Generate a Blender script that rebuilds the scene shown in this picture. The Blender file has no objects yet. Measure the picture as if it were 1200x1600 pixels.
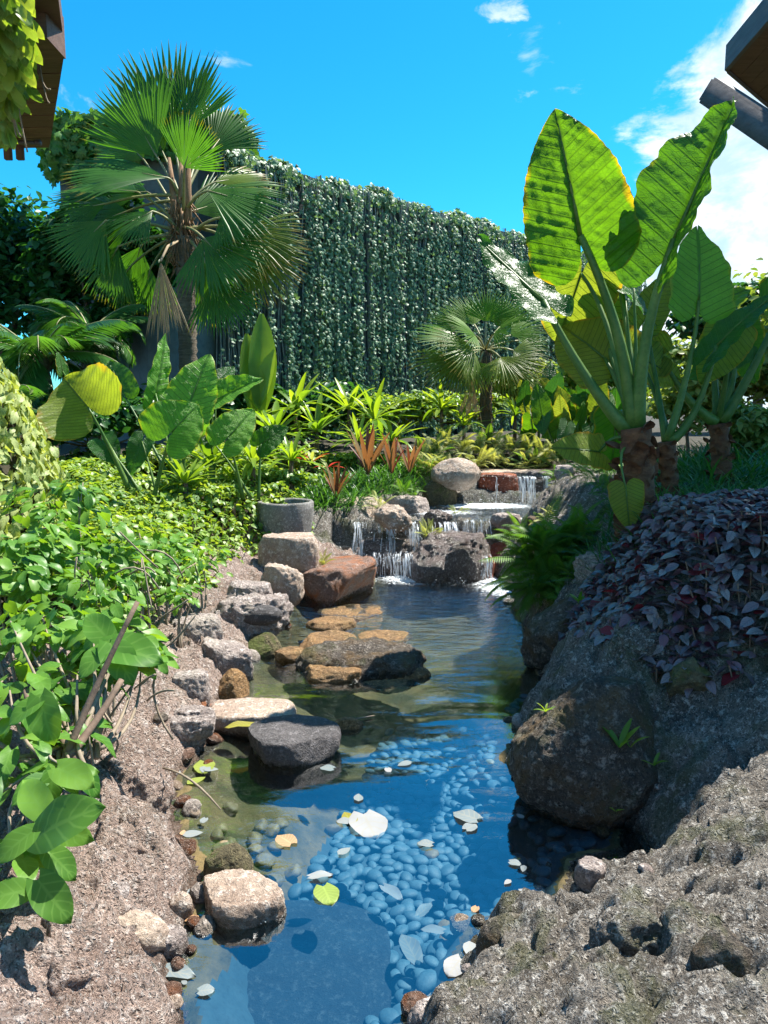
import bpy, bmesh, math, random
import numpy as np
from mathutils import Vector, Matrix
R = math.radians
random.seed(7); rng = np.random.default_rng(7)
sc = bpy.context.scene
COL = sc.collection

# ------------------------------------------------------------------ camera, sky, sun, exposure
CAM_Z, PITCH, FPX = 1.5, R(7.7), 1142.0          # photo is 1200 x 1600
cam = bpy.data.cameras.new('camera'); cam_o = bpy.data.objects.new('camera', cam); COL.objects.link(cam_o)
cam_o.location = (0, 0, CAM_Z); cam_o.rotation_euler = (math.pi/2 - PITCH, 0, 0)
cam.sensor_fit = 'VERTICAL'; cam.sensor_height = 32.0; cam.lens = 32.0*FPX/1600
cam.clip_start = 0.05; cam.clip_end = 2000
sc.camera = cam_o
SUN_AZ, SUN_EL = R(58), R(60)                    # azimuth from straight ahead towards the right
sd_ = Vector((math.sin(SUN_AZ)*math.cos(SUN_EL), math.cos(SUN_AZ)*math.cos(SUN_EL), math.sin(SUN_EL)))
sun = bpy.data.lights.new('sun', 'SUN'); sun.energy = 4.4; sun.angle = R(0.53); sun.color = (1.0, 0.95, 0.86)
sun_o = bpy.data.objects.new('sun', sun); COL.objects.link(sun_o)
sun_o.rotation_euler = sd_.to_track_quat('Z', 'Y').to_euler()
sc.view_settings.view_transform = 'Standard'; sc.view_settings.look = 'None'
sc.view_settings.exposure = 1.64; sc.view_settings.gamma = 1.0; sc.view_settings.use_curve_mapping = False
sc.render.engine = 'CYCLES'
try:
    sc.cycles.use_denoising = True
    sc.cycles.caustics_reflective = False; sc.cycles.caustics_refractive = False
    sc.cycles.max_bounces = 8; sc.cycles.transparent_max_bounces = 12; sc.cycles.diffuse_bounces = 3
    sc.cycles.sample_clamp_indirect = 6.0
    sc.cycles.use_adaptive_sampling = True; sc.cycles.adaptive_threshold = 0.02
except Exception: pass

def raydir(px, py):
    c, s = math.cos(PITCH), math.sin(PITCH)
    a, b = (px-600)/FPX, (800-py)/FPX
    return Vector((a, c + b*s, -s + b*c))
def at(px, py, D):                                # point seen at a photo position, D metres ahead
    d = raydir(px, py); return Vector((0, 0, CAM_Z)) + d*(D/d.y)
def atz(px, py, z):                               # point seen at a photo position on the level z
    d = raydir(px, py); return Vector((0, 0, CAM_Z)) + d*((z-CAM_Z)/d.z)

# ------------------------------------------------------------------ node helpers
class NT:
    def __init__(s, tree): s.t = tree; s.n = tree.nodes; s.l = tree.links
    def add(s, typ, ins=None, **props):
        nd = s.n.new(typ)
        for k, v in props.items(): setattr(nd, k, v)
        for k, v in (ins or {}).items():
            if hasattr(v, 'is_output') : s.l.new(v, nd.inputs[k])
            else: nd.inputs[k].default_value = v
        return nd
    def math(s, op, a, b=0.0, c=0.0, clamp=False):
        n = s.add('ShaderNodeMath', {0: a, 1: b, 2: c}, operation=op); n.use_clamp = clamp; return n.outputs[0]
    def mix(s, f, a, b, bt='MIX'):
        n = s.n.new('ShaderNodeMix'); n.data_type = 'RGBA'; n.blend_type = bt
        for i, v in ((0, f), (6, a), (7, b)):
            if hasattr(v, 'is_output'): s.l.new(v, n.inputs[i])
            else: n.inputs[i].default_value = v if i == 0 else (tuple(v)+(1,))[:4]
        return n.outputs[2]
    def noise(s, vec, scale, detail=4.0, rough=0.55, dist=0.0):
        return s.add('ShaderNodeTexNoise', {'Vector': vec, 'Scale': scale, 'Detail': detail, 'Roughness': rough, 'Distortion': dist}).outputs[0]
    def voro(s, vec, scale, feat='F1', out=0):
        return s.add('ShaderNodeTexVoronoi', {'Vector': vec, 'Scale': scale}, feature=feat).outputs[out]
    def ramp(s, f, stops, interp='LINEAR'):
        n = s.add('ShaderNodeValToRGB', {0: f}); cr = n.color_ramp; cr.interpolation = interp
        while len(cr.elements) < len(stops): cr.elements.new(0.5)
        for e, (p, c) in zip(cr.elements, stops):
            e.position = p; e.color = (tuple(c)+(1,))[:4] if hasattr(c, '__len__') else (c, c, c, 1)
        return n.outputs[0]
    def sstep(s, v, a, b):
        return s.add('ShaderNodeMapRange', {0: v, 1: a, 2: b, 3: 0.0, 4: 1.0}, interpolation_type='SMOOTHSTEP').outputs[0]
    def bump(s, h, strength, dist, normal=None):
        d = {'Strength': strength, 'Distance': dist, 'Height': h}
        if normal is not None: d['Normal'] = normal
        return s.add('ShaderNodeBump', d).outputs[0]

def newmat(name):
    m = bpy.data.materials.new(name); m.use_nodes = True; m.node_tree.nodes.clear()
    nt = NT(m.node_tree); out = nt.add('ShaderNodeOutputMaterial')
    return m, nt, out

# ------------------------------------------------------------------ sky with clouds
w = bpy.data.worlds.new('World'); sc.world = w; w.use_nodes = True; w.node_tree.nodes.clear()
nt = NT(w.node_tree)
sky = nt.add('ShaderNodeTexSky', sky_type='NISHITA'); sky.sun_disc = False
sky.sun_elevation = SUN_EL; sky.sun_rotation = SUN_AZ; sky.altitude = 200; sky.air_density = 1.0; sky.dust_density = 0.3; sky.ozone_density = 2.0
tc = nt.add('ShaderNodeTexCoord').outputs['Generated']
skyc = nt.add('ShaderNodeHueSaturation', {'Hue': 0.478, 'Saturation': 1.38, 'Value': 1.12, 'Color': sky.outputs[0]}).outputs[0]
skyc = nt.mix(1.0, skyc, (0.15, 0.51, 0.63), 'MULTIPLY')
def dirmask(px, py, r0, r1):
    d = raydir(px, py).normalized()
    dt = nt.add('ShaderNodeVectorMath', {0: tc, 1: tuple(d)}, operation='DISTANCE').outputs['Value']
    return nt.sstep(dt, r1, r0)
mp = nt.add('ShaderNodeMapping', {'Vector': tc, 'Scale': (1, 1, 1.9), 'Location': (0.31, 0.2, 0.05)}).outputs[0]
n1 = nt.noise(mp, 4.2, 9, 0.62, 0.25)
big = dirmask(1285, 345, 0.13, 0.30)
small = dirmask(790, 16, 0.0, 0.055)
wisp = dirmask(835, 80, 0.0, 0.05)
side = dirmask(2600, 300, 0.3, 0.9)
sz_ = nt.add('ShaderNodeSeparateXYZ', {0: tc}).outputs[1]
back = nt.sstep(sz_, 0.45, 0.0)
cov = nt.math('ADD', n1, nt.math('MULTIPLY', big, 0.34))
cov = nt.math('ADD', cov, nt.math('MULTIPLY', nt.math('MAXIMUM', side, back), 0.13))  # unseen cloud to the right and behind, added to lift the neutral fill
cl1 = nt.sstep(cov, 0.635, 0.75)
n2 = nt.noise(mp, 22, 8, 0.62, 0.4)
cl2 = nt.sstep(nt.math('ADD', n2, nt.math('MULTIPLY', small, 0.32)), 0.70, 0.92)
cl3 = nt.math('MULTIPLY', nt.sstep(nt.math('ADD', n2, nt.math('MULTIPLY', wisp, 0.3)), 0.70, 1.0), 0.3)
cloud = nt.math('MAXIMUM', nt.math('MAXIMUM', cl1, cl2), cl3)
shade = nt.noise(mp, 9, 6, 0.6, 0.3)
ccol = nt.mix(nt.sstep(shade, 0.36, 0.62), (2.0, 2.7, 3.2), (3.9, 4.05, 4.15))
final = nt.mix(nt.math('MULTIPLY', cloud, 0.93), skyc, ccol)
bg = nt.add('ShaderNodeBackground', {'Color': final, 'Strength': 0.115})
wo = nt.add('ShaderNodeOutputWorld'); nt.l.new(bg.outputs[0], wo.inputs[0])

# ------------------------------------------------------------------ numpy noise
def _hash(ix, iy, iz, seed):
    h = (ix*374761393 + iy*668265263 + iz*2147483647*31 + seed*1274126177) & 0xffffffff
    h = ((h ^ (h >> 13))*1274126177) & 0xffffffff
    return ((h ^ (h >> 16)) & 0xffff)/65535.0
def vnoise(p, seed=0):
    p = np.asarray(p, float); i = np.floor(p).astype(np.int64); f = p-i; f = f*f*(3-2*f)
    r = 0
    for dx in (0, 1):
        for dy in (0, 1):
            for dz in (0, 1):
                wgt = (f[:, 0] if dx else 1-f[:, 0])*(f[:, 1] if dy else 1-f[:, 1])*(f[:, 2] if dz else 1-f[:, 2])
                r = r + wgt*_hash(i[:, 0]+dx, i[:, 1]+dy, i[:, 2]+dz, seed)
    return r*2-1
def fbm(p, oct=4, seed=0, gain=0.5, ridged=False):
    a, s, t = 1.0, 0, 0
    for o in range(oct):
        n = vnoise(p*(2.03**o)+o*17.3, seed+o)
        if ridged: n = 1-2*np.abs(n)
        s = s+a*n; t += a; a *= gain
    return s/t
def worley(p, seed=0):
    i = np.floor(p).astype(np.int64); best = np.full(len(p), 9.0); second = np.full(len(p), 9.0)
    for dx in (-1, 0, 1):
        for dy in (-1, 0, 1):
            cx, cy = i[:, 0]+dx, i[:, 1]+dy
            fx = cx+_hash(cx, cy, cx*0, seed); fy = cy+_hash(cx, cy, cx*0+5, seed)
            d = np.hypot(p[:, 0]-fx, p[:, 1]-fy)
            second = np.minimum(second, np.maximum(best, d)); best = np.minimum(best, d)
    return best, second

# ------------------------------------------------------------------ object helpers
def mesh_np(name, V, F, mats=(), mi=None, rnd=None, uv=None, edge=None, smooth=True):
    """V (n,3); F list of (k,) index tuples or an int array (m,k)"""
    me = bpy.data.meshes.new(name)
    V = np.asarray(V, np.float32).reshape(-1, 3)
    if isinstance(F, np.ndarray):
        m, k = F.shape; loops = F.reshape(-1); starts = np.arange(m)*k
    else:
        ln = np.array([len(f) for f in F]); loops = np.fromiter((i for f in F for i in f), np.int64)
        starts = np.concatenate([[0], np.cumsum(ln)[:-1]]); m = len(F)
    me.vertices.add(len(V)); me.vertices.foreach_set('co', V.ravel())
    me.loops.add(len(loops)); me.loops.foreach_set('vertex_index', loops.astype(np.int32))
    me.polygons.add(m); me.polygons.foreach_set('loop_start', starts.astype(np.int32))
    me.polygons.foreach_set('use_smooth', np.full(m, smooth))
    for x in mats: me.materials.append(x)
    if mi is not None: me.polygons.foreach_set('material_index', np.asarray(mi, np.int32))
    if rnd is not None:
        me.attributes.new('rnd', 'FLOAT', 'POINT').data.foreach_set('value', np.asarray(rnd, np.float32))
    if edge is not None:
        me.attributes.new('edge', 'FLOAT', 'POINT').data.foreach_set('value', np.asarray(edge, np.float32))
    if uv is not None:
        u = me.uv_layers.new(name='UVMap'); u.data.foreach_set('uv', np.asarray(uv, np.float32)[loops].ravel())
    me.update(calc_edges=True); me.validate(); return me

def tag(o, label=None, cat=None, group=None, kind=None):
    for k, v in (('label', label), ('category', cat), ('group', group), ('kind', kind)):
        if v: o[k] = v
    return o
def empty(name, loc, label, cat, group=None, kind=None):
    o = bpy.data.objects.new(name, None); COL.objects.link(o); o.location = loc; o.empty_display_size = 0.1
    return tag(o, label, cat, group, kind)
def child(name, me, parent, M=None, kind=None, label=None):
    """me in world coordinates unless M (world matrix) is given"""
    o = bpy.data.objects.new(name, me); COL.objects.link(o)
    if parent is not None:
        o.parent = parent
        pl = Matrix.Translation(-Vector(parent.location)) if parent.parent is None else Matrix.Identity(4)
        o.matrix_parent_inverse = pl
    if M is not None: o.matrix_basis = M
    return tag(o, label, None, None, kind)
def solo(name, me, label, cat, group=None, kind=None, M=None):
    o = bpy.data.objects.new(name, me); COL.objects.link(o)
    if M is not None: o.matrix_basis = M
    return tag(o, label, cat, group, kind)
def frame(pos, ydir, zhint, s=1.0):
    y = Vector(ydir).normalized(); x = y.cross(Vector(zhint))
    if x.length < 1e-4: x = y.cross(Vector((0.3, 0.5, 0.8)))
    x.normalize(); z = x.cross(y)
    sx, sy, sz = (s, s, s) if not hasattr(s, '__len__') else s
    M = Matrix(((x.x*sx, y.x*sy, z.x*sz, pos[0]), (x.y*sx, y.y*sy, z.y*sz, pos[1]), (x.z*sx, y.z*sy, z.z*sz, pos[2]), (0, 0, 0, 1)))
    return M

class MB:
    def __init__(s): s.v = []; s.f = []; s.m = []; s.uv = []
    def raw(s, V, F, mi=0, UV=None):
        b = len(s.v); s.v += [tuple(x) for x in V]; s.f += [tuple(i+b for i in f) for f in F]; s.m += [mi]*len(F)
        s.uv += list(UV) if UV is not None else [(0, 0)]*len(V)
    def tube(s, pts, rad, seg=6, mi=0, cap=True, flat=1.0, jit=0.0):
        pts = [Vector(p) for p in pts]; n = len(pts); ref = Vector((0.13, 0.21, 1)); V = []; F = []; UV = []
        t0 = (pts[-1]-pts[0]).normalized()
        if abs(t0.dot(ref.normalized())) > 0.9: ref = Vector((1, 0.1, 0))
        L = 0
        for i, p in enumerate(pts):
            t = (pts[min(i+1, n-1)]-pts[max(i-1, 0)]).normalized(); a = t.cross(ref).normalized(); b = t.cross(a)
            r = rad[i] if hasattr(rad, '__len__') else rad
            if i: L += (p-pts[i-1]).length
            for k in range(seg):
                th = 2*math.pi*k/seg; rr = r*(1+jit*(random.random()-.5))
                V.append(p + a*math.cos(th)*rr + b*math.sin(th)*rr*flat); UV.append((k/seg, L))
        for i in range(n-1):
            for k in range(seg):
                F.append((i*seg+k, i*seg+(k+1) % seg, (i+1)*seg+(k+1) % seg, (i+1)*seg+k))
        if cap: F.append(tuple(range(seg))[::-1]); F.append(tuple((n-1)*seg+k for k in range(seg)))
        s.raw(V, F, mi, UV)
    def box(s, M, sx, sy, sz, mi=0, bev=0.0):
        b = bev; V = []; F = []
        xs, ys, zs = sx/2, sy/2, sz/2
        if b <= 0:
            V = [M @ Vector((x, y, z)) for x in (-xs, xs) for y in (-ys, ys) for z in (-zs, zs)]
            F = [(0, 1, 3, 2), (4, 6, 7, 5), (0, 4, 5, 1), (2, 3, 7, 6), (0, 2, 6, 4), (1, 5, 7, 3)]
        else:
            bm = bmesh.new(); bmesh.ops.create_cube(bm, size=1)
            for v in bm.verts: v.co = Vector((v.co.x*sx, v.co.y*sy, v.co.z*sz))
            bmesh.ops.bevel(bm, geom=list(bm.edges), offset=b, segments=2, affect='EDGES')
            bm.verts.index_update(); V = [M @ v.co for v in bm.verts]; F = [tuple(v.index for v in f.verts) for f in bm.faces]; bm.free()
        s.raw(V, F, mi, [(0, 0)]*len(V))
    def build(s, name, mats, smooth=True):
        return mesh_np(name, s.v, s.f, mats if hasattr(mats, '__len__') else [mats], s.m, uv=s.uv, smooth=smooth)

def curve3(p0, p1, sag=0.0, n=8, bend=None):
    """points from p0 to p1 bowed by vector bend (or down by sag)"""
    p0, p1 = Vector(p0), Vector(p1); b = Vector(bend) if bend is not None else Vector((0, 0, -sag))
    return [p0.lerp(p1, t/(n-1)) + b*4*(t/(n-1))*(1-t/(n-1)) for t in range(n)]

def cloud_mesh(name, tmpl, mats4, mats, rnd=None):
    """many copies of a template leaf merged in one mesh; mats4 list of 4x4"""
    V, F, UV = tmpl; A = np.array([np.array(m) for m in mats4]); N = len(A); V = np.asarray(V); Mv = len(V)
    W = np.einsum('nij,mj->nmi', A[:, :3, :3], V) + A[:, None, :3, 3]
    r = rng.random(N) if rnd is None else rnd
    k = [len(f) for f in F]
    if len(set(k)) == 1:
        FF = (np.array(F)[None] + (np.arange(N)*Mv)[:, None, None]).reshape(-1, k[0])
    else:
        FF = [tuple(i+b for i in f) for b in range(0, N*Mv, Mv) for f in F]
    return mesh_np(name, W.reshape(-1, 3), FF, mats, rnd=np.repeat(r, Mv), uv=np.tile(np.asarray(UV), (N, 1)))
def tmpl_mesh(name, tmpl, mats):
    V, F, UV = tmpl
    return mesh_np(name, V, F, mats, rnd=np.zeros(len(V)), uv=UV)
# ------------------------------------------------------------------ materials
def leafmat(name, c1, c2, tr=0.4, trc=None, rough=0.42, vein=0.0, vcol=None, vn=7, edgecol=None, edge0=0.8, bumpk=0.0, spec=0.28, big=False, mottle=0.25):
    m, n, out = newmat(name)
    rnd = n.add('ShaderNodeAttribute', attribute_name='rnd').outputs['Fac']
    orr = n.add('ShaderNodeObjectInfo').outputs['Random']
    v = n.math('FRACT', n.math('ADD', rnd, orr))
    col = n.mix(v, c1, c2)
    pos = n.add('ShaderNodeNewGeometry').outputs['Position']
    if mottle:
        nz = n.noise(pos, 3.0 if not big else 9.0, 3)
        col = n.mix(n.math('MULTIPLY', n.sstep(nz, 0.35, 0.7), mottle), col, tuple(min(1, x*1.7) for x in c2))
    uv = n.add('ShaderNodeUVMap').outputs[0]; sp = n.add('ShaderNodeSeparateXYZ', {0: uv})
    u, y = sp.outputs[0], sp.outputs[1]; au = n.math('ABSOLUTE', u); vm = None
    if vein:
        lat = n.math('FRACT', n.math('MULTIPLY', n.math('SUBTRACT', y, n.math('MULTIPLY', au, 0.55 if big else 0.3)), vn))
        lat = n.math('ABSOLUTE', n.math('SUBTRACT', lat, 0.5))
        latm = n.sstep(lat, 0.10 if big else 0.16, 0.03)
        mid = n.sstep(au, 0.035 if big else 0.14, 0.012 if big else 0.03)
        vm = n.math('MAXIMUM', latm, mid)
        if big:
            # small cross veins between the laterals
            cr = n.voro(n.add('ShaderNodeMapping', {'Vector': uv, 'Scale': (1, 1.6, 1)}).outputs[0], 26, 'DISTANCE_TO_EDGE')
            vm = n.math('MAXIMUM', vm, n.math('MULTIPLY', n.sstep(cr, 0.09, 0.02), 0.35))
        col = n.mix(n.math('MULTIPLY', vm, vein), col, vcol or tuple(x*1.8 for x in c2))
    if edgecol:
        e = n.add('ShaderNodeAttribute', attribute_name='edge').outputs['Fac']
        nz2 = n.noise(pos, 7, 3)
        em = n.sstep(n.math('ADD', e, n.math('MULTIPLY', n.math('SUBTRACT', nz2, 0.5), 0.5)), edge0, 1.05)
        col = n.mix(em, col, edgecol)
    tcol = n.mix(1.0, col, trc or (2.6, 2.2, 0.8), 'MULTIPLY')
    nrm = None
    if bumpk:
        h = n.noise(pos, 60, 3)
        if vm is not None: h = n.math('SUBTRACT', h, n.math('MULTIPLY', vm, 1.2))
        nrm = n.bump(h, 0.5, bumpk)
    d = {'Base Color': col, 'Roughness': rough, 'Specular IOR Level': spec}
    if nrm is not None: d['Normal'] = nrm
    p = n.add('ShaderNodeBsdfPrincipled', d)
    td = {'Color': tcol}
    if nrm is not None: td['Normal'] = nrm
    t = n.add('ShaderNodeBsdfTranslucent', td)
    mx = n.add('ShaderNodeMixShader', {0: tr, 1: p.outputs[0], 2: t.outputs[0]})
    n.l.new(mx.outputs[0], out.inputs[0]); return m

def rockmat(name, c1, c2, c3, sc_=1.0, pore=1.0, moss=0.0, rough=0.9, wetz=None, rust=None, bd=0.02, speck=0.5):
    m, n, out = newmat(name)
    pos = n.add('ShaderNodeNewGeometry').outputs['Position']
    geo = n.add('ShaderNodeNewGeometry'); nz = n.add('ShaderNodeSeparateXYZ', {0: geo.outputs['Normal']}).outputs[2]
    pz = n.add('ShaderNodeSeparateXYZ', {0: pos}).outputs[2]
    a = n.noise(pos, 3.2*sc_, 7, 0.65, 0.3); b = n.noise(pos, 22*sc_, 6, 0.7); c = n.noise(pos, 85*sc_, 4, 0.7)
    col = n.mix(n.sstep(a, 0.35, 0.68), c1, c2)
    col = n.mix(n.sstep(b, 0.50, 0.66), col, c3)
    dk = n.noise(pos, 48*sc_, 5, 0.75, 0.5); col = n.mix(n.math('MULTIPLY', n.sstep(dk, 0.50, 0.40), 0.75*min(1, pore+.1)), col, tuple(x*0.28 for x in c1))
    if rust:
        r_ = n.noise(pos, 5*sc_, 5, 0.6, 0.5); col = n.mix(n.sstep(r_, 0.44, 0.66), col, rust)
    # lava pores and speckle
    v1 = n.voro(n.mix(0.06, pos, n.add('ShaderNodeTexNoise', {'Vector': pos, 'Scale': 30.0}).outputs[1]), 46*sc_)
    pit = n.math('MULTIPLY', n.sstep(v1, 0.42, 0.16), pore)
    pit = n.math('MULTIPLY', pit, n.sstep(b, 0.36, 0.55))
    col = n.mix(n.math('MULTIPLY', pit, 0.7), col, tuple(x*0.22 for x in c1))
    col = n.mix(n.math('MULTIPLY', n.sstep(c, 0.56, 0.70), speck), col, tuple(min(1, x*1.5) for x in c3))
    if moss:
        mk = n.math('MULTIPLY', n.sstep(n.noise(pos, 4.5, 6, 0.65, 0.4), 0.50, 0.62), moss)
        mk = n.math('MULTIPLY', mk, n.sstep(nz, -0.3, 0.5))
        mcol = n.mix(n.noise(pos, 40, 3), (0.045, 0.07, 0.012), (0.12, 0.13, 0.03)); col = n.mix(mk, col, mcol)
    rg = rough
    if wetz is not None:
        zz = n.math('ADD', pz, n.math('MULTIPLY', n.math('SUBTRACT', b, 0.5), 0.10))
        wt = n.sstep(zz, wetz+0.03, wetz-0.01)
        col = n.mix(n.math('MULTIPLY', wt, 0.6), col, n.mix(1.0, col, (0.30, 0.27, 0.22), 'MULTIPLY'))
        rg = n.math('SUBTRACT', rough, n.math('MULTIPLY', wt, rough-0.22))
    h = n.math('ADD', n.math('MULTIPLY', b, 1.4), n.math('ADD', n.math('MULTIPLY', c, 0.5), n.math('MULTIPLY', dk, 0.9)))
    h = n.math('SUBTRACT', h, n.math('MULTIPLY', pit, 0.55))
    h = n.math('ADD', h, n.math('MULTIPLY', a, 0.8))
    nrm = n.bump(h, 1.0, bd)
    p = n.add('ShaderNodeBsdfPrincipled', {'Base Color': col, 'Roughness': rg, 'Normal': nrm, 'Specular IOR Level': 0.4})
    n.l.new(p.outputs[0], out.inputs[0]); return m

def plain(name, c1, c2, scale=8, rough=0.7, bd=0.004, stretch=(1, 1, 1), spec=0.4, objspace=False):
    m, n, out = newmat(name)
    tcn = n.add('ShaderNodeTexCoord').outputs['Object'] if objspace else n.add('ShaderNodeNewGeometry').outputs['Position']
    mpn = n.add('ShaderNodeMapping', {'Vector': tcn, 'Scale': stretch}).outputs[0]
    a = n.noise(mpn, scale, 6, 0.65, 0.2); b = n.noise(mpn, scale*7, 4, 0.7)
    rr = n.add('ShaderNodeObjectInfo').outputs['Random']
    col = n.mix(n.sstep(a, 0.3, 0.7), c1, c2); col = n.mix(n.math('MULTIPLY', n.sstep(b, 0.45, 0.75), 0.45), col, tuple(x*0.45 for x in c1))
    col = n.mix(n.math('MULTIPLY', rr, 0.35), col, tuple(x*0.6 for x in c1))
    nrm = n.bump(n.math('ADD', a, n.math('MULTIPLY', b, 0.5)), 0.8, bd)
    p = n.add('ShaderNodeBsdfPrincipled', {'Base Color': col, 'Roughness': rough, 'Normal': nrm, 'Specular IOR Level': spec})
    n.l.new(p.outputs[0], out.inputs[0]); return m

def watermat(name, f0, tint, rip_near, rip_far, foam_glare_spots=(), y0=3.6, y1=5.6):
    m, n, out = newmat(name)
    pos = n.add('ShaderNodeNewGeometry').outputs['Position']
    py = n.add('ShaderNodeSeparateXYZ', {0: pos}).outputs[1]
    mpn = n.add('ShaderNodeMapping', {'Vector': pos, 'Scale': (1.0, 2.1, 1)}).outputs[0]
    r1 = n.noise(mpn, 7, 3, 0.5, 0.6); r2 = n.noise(mpn, 26, 3, 0.55, 0.8); r0 = n.noise(mpn, 1.6, 2, 0.5, 0.3)
    k = n.sstep(py, y0, y1)
    h = n.math('ADD', n.math('MULTIPLY', r1, 1.0), n.math('MULTIPLY', r2, 0.30))
    amp = n.math('ADD', rip_near, n.math('MULTIPLY', k, rip_far-rip_near))
    h = n.math('MULTIPLY', h, amp); h = n.math('ADD', h, n.math('MULTIPLY', r0, 0.012))
    nrm = n.bump(h, 1.0, 1.0)
    fr = n.add('ShaderNodeFresnel', {'IOR': 1.33, 'Normal': nrm}).outputs[0]
    fr = n.math('ADD', n.math('MULTIPLY', fr, 1.35), f0, clamp=True)
    tr = n.add('ShaderNodeBsdfTransparent', {0: tint+(1,)})
    gl = n.add('ShaderNodeBsdfGlossy', {'Color': (0.95, 0.98, 1, 1), 'Roughness': 0.015, 'Normal': nrm})
    sh = n.add('ShaderNodeMixShader', {0: fr, 1: tr.outputs[0], 2: gl.outputs[0]}).outputs[0]
    if foam_glare_spots:
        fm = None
        for (x, y, rx, ry, amt) in foam_glare_spots:
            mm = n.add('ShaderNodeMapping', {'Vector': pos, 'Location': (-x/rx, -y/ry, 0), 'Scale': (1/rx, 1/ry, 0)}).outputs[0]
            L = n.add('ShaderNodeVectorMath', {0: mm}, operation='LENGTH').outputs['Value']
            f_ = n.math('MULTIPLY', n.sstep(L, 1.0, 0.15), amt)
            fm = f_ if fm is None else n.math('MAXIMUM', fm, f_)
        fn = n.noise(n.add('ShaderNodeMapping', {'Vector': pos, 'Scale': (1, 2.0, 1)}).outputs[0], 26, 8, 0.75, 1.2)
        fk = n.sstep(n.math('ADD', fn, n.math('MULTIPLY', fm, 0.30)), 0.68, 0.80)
        fd = n.add('ShaderNodeBsdfDiffuse', {0: (0.8, 0.85, 0.88, 1)})  # white of foam, on the basins also painted glare
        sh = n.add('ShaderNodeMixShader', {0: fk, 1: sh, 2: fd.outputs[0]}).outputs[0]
    n.l.new(sh, out.inputs[0]); return m

M = {}
M['ground'] = rockmat('lava_ground', (0.36, 0.25, 0.20), (0.57, 0.425, 0.355), (0.80, 0.69, 0.62), 1.6, 1.0, 0.12, wetz=0.02, bd=0.042, speck=0.65)
M['bank'] = rockmat('lava_bank', (0.17, 0.145, 0.12), (0.33, 0.29, 0.245), (0.74, 0.70, 0.64), 1.9, 1.0, 0.5, wetz=0.02, bd=0.045, speck=0.7)
M['soil'] = plain('garden_soil', (0.03, 0.024, 0.016), (0.055, 0.05, 0.03), 5, 0.95, 0.02)
M['boulder'] = rockmat('dark_boulder', (0.07, 0.056, 0.045), (0.15, 0.12, 0.09), (0.38, 0.33, 0.28), 1.3, 0.8, 0.35, wetz=0.03, rust=(0.13, 0.08, 0.035), bd=0.03, speck=0.35)
M['grey'] = rockmat('grey_lava', (0.25, 0.20, 0.18), (0.39, 0.33, 0.295), (0.60, 0.53, 0.49), 1.4, 0.7, 0.15, wetz=0.02, bd=0.015, speck=0.5)
M['dark'] = rockmat('dark_grey_rock', (0.055, 0.05, 0.05), (0.095, 0.085, 0.085), (0.18, 0.165, 0.165), 1.8, 0.5, 0.0, wetz=0.01, bd=0.009, speck=0.4, rough=0.75)
M['tan'] = rockmat('tan_rock', (0.28, 0.20, 0.15), (0.42, 0.33, 0.26), (0.58, 0.50, 0.43), 1.4, 0.4, 0.1, wetz=0.03, bd=0.01, speck=0.4)
M['rust'] = rockmat('rust_rock', (0.15, 0.085, 0.06), (0.24, 0.14, 0.10), (0.36, 0.25, 0.20), 1.5, 0.6, 0.0, wetz=0.04, rust=(0.27, 0.085, 0.02), bd=0.014, speck=0.4, rough=0.6)
M['orange'] = rockmat('orange_rock', (0.13, 0.07, 0.025), (0.27, 0.145, 0.05), (0.40, 0.25, 0.12), 1.9, 0.8, 0.15, wetz=-0.02, bd=0.01, speck=0.3, rough=0.6)
M['wet'] = rockmat('wet_rock', (0.10, 0.075, 0.065), (0.20, 0.145, 0.125), (0.48, 0.42, 0.40), 2.2, 0.5, 0.2, bd=0.02, speck=0.6, rough=0.28)
M['redwet'] = rockmat('red_wet_rock', (0.20, 0.05, 0.025), (0.33, 0.08, 0.03), (0.45, 0.22, 0.16), 2.2, 0.4, 0.0, bd=0.012, speck=0.3, rough=0.3)
M['mossy'] = rockmat('mossy_rock', (0.09, 0.075, 0.04), (0.15, 0.12, 0.06), (0.24, 0.20, 0.10), 1.5, 0.6, 1.0, bd=0.015, speck=0.3)
M['slab'] = rockmat('sky_tinted_silty_slab', (0.006, 0.018, 0.028), (0.012, 0.03, 0.042), (0.04, 0.065, 0.08), 2.0, 0.3, 0.0, bd=0.006, speck=0.35)  # silty rock, with the blue of the reflected sky in its colour
M['bed_clear'] = plain('sky_tinted_bed', (0.018, 0.052, 0.075), (0.038, 0.09, 0.12), 9, 0.8, 0.004)  # blue of the mirrored sky put into the bed colour
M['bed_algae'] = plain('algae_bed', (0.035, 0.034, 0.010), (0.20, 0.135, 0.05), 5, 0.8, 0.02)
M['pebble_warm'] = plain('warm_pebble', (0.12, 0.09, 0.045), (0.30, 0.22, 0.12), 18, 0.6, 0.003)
M['pebble'] = plain('sky_tinted_pebble', (0.035, 0.095, 0.13), (0.075, 0.155, 0.20), 22, 0.6, 0.002)  # grey pebbles given the blue of the sky reflected above them
M['concrete'] = plain('shade_blue_concrete', (0.11, 0.14, 0.16), (0.18, 0.22, 0.24), 1.5, 0.85, 0.004)  # bluish cast of the shade is put into the base colours
M['wallbase'] = plain('wall_render', (0.045, 0.055, 0.06), (0.085, 0.10, 0.11), 3, 0.9, 0.01)
M['pot'] = rockmat('hewn_stone', (0.16, 0.155, 0.14), (0.26, 0.25, 0.235), (0.44, 0.43, 0.41), 2.2, 0.35, 0.0, bd=0.012, speck=0.3)
M['wood'] = plain('brown_timber', (0.085, 0.045, 0.03), (0.14, 0.075, 0.05), 4, 0.65, 0.003, (1, 9, 9))
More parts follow.
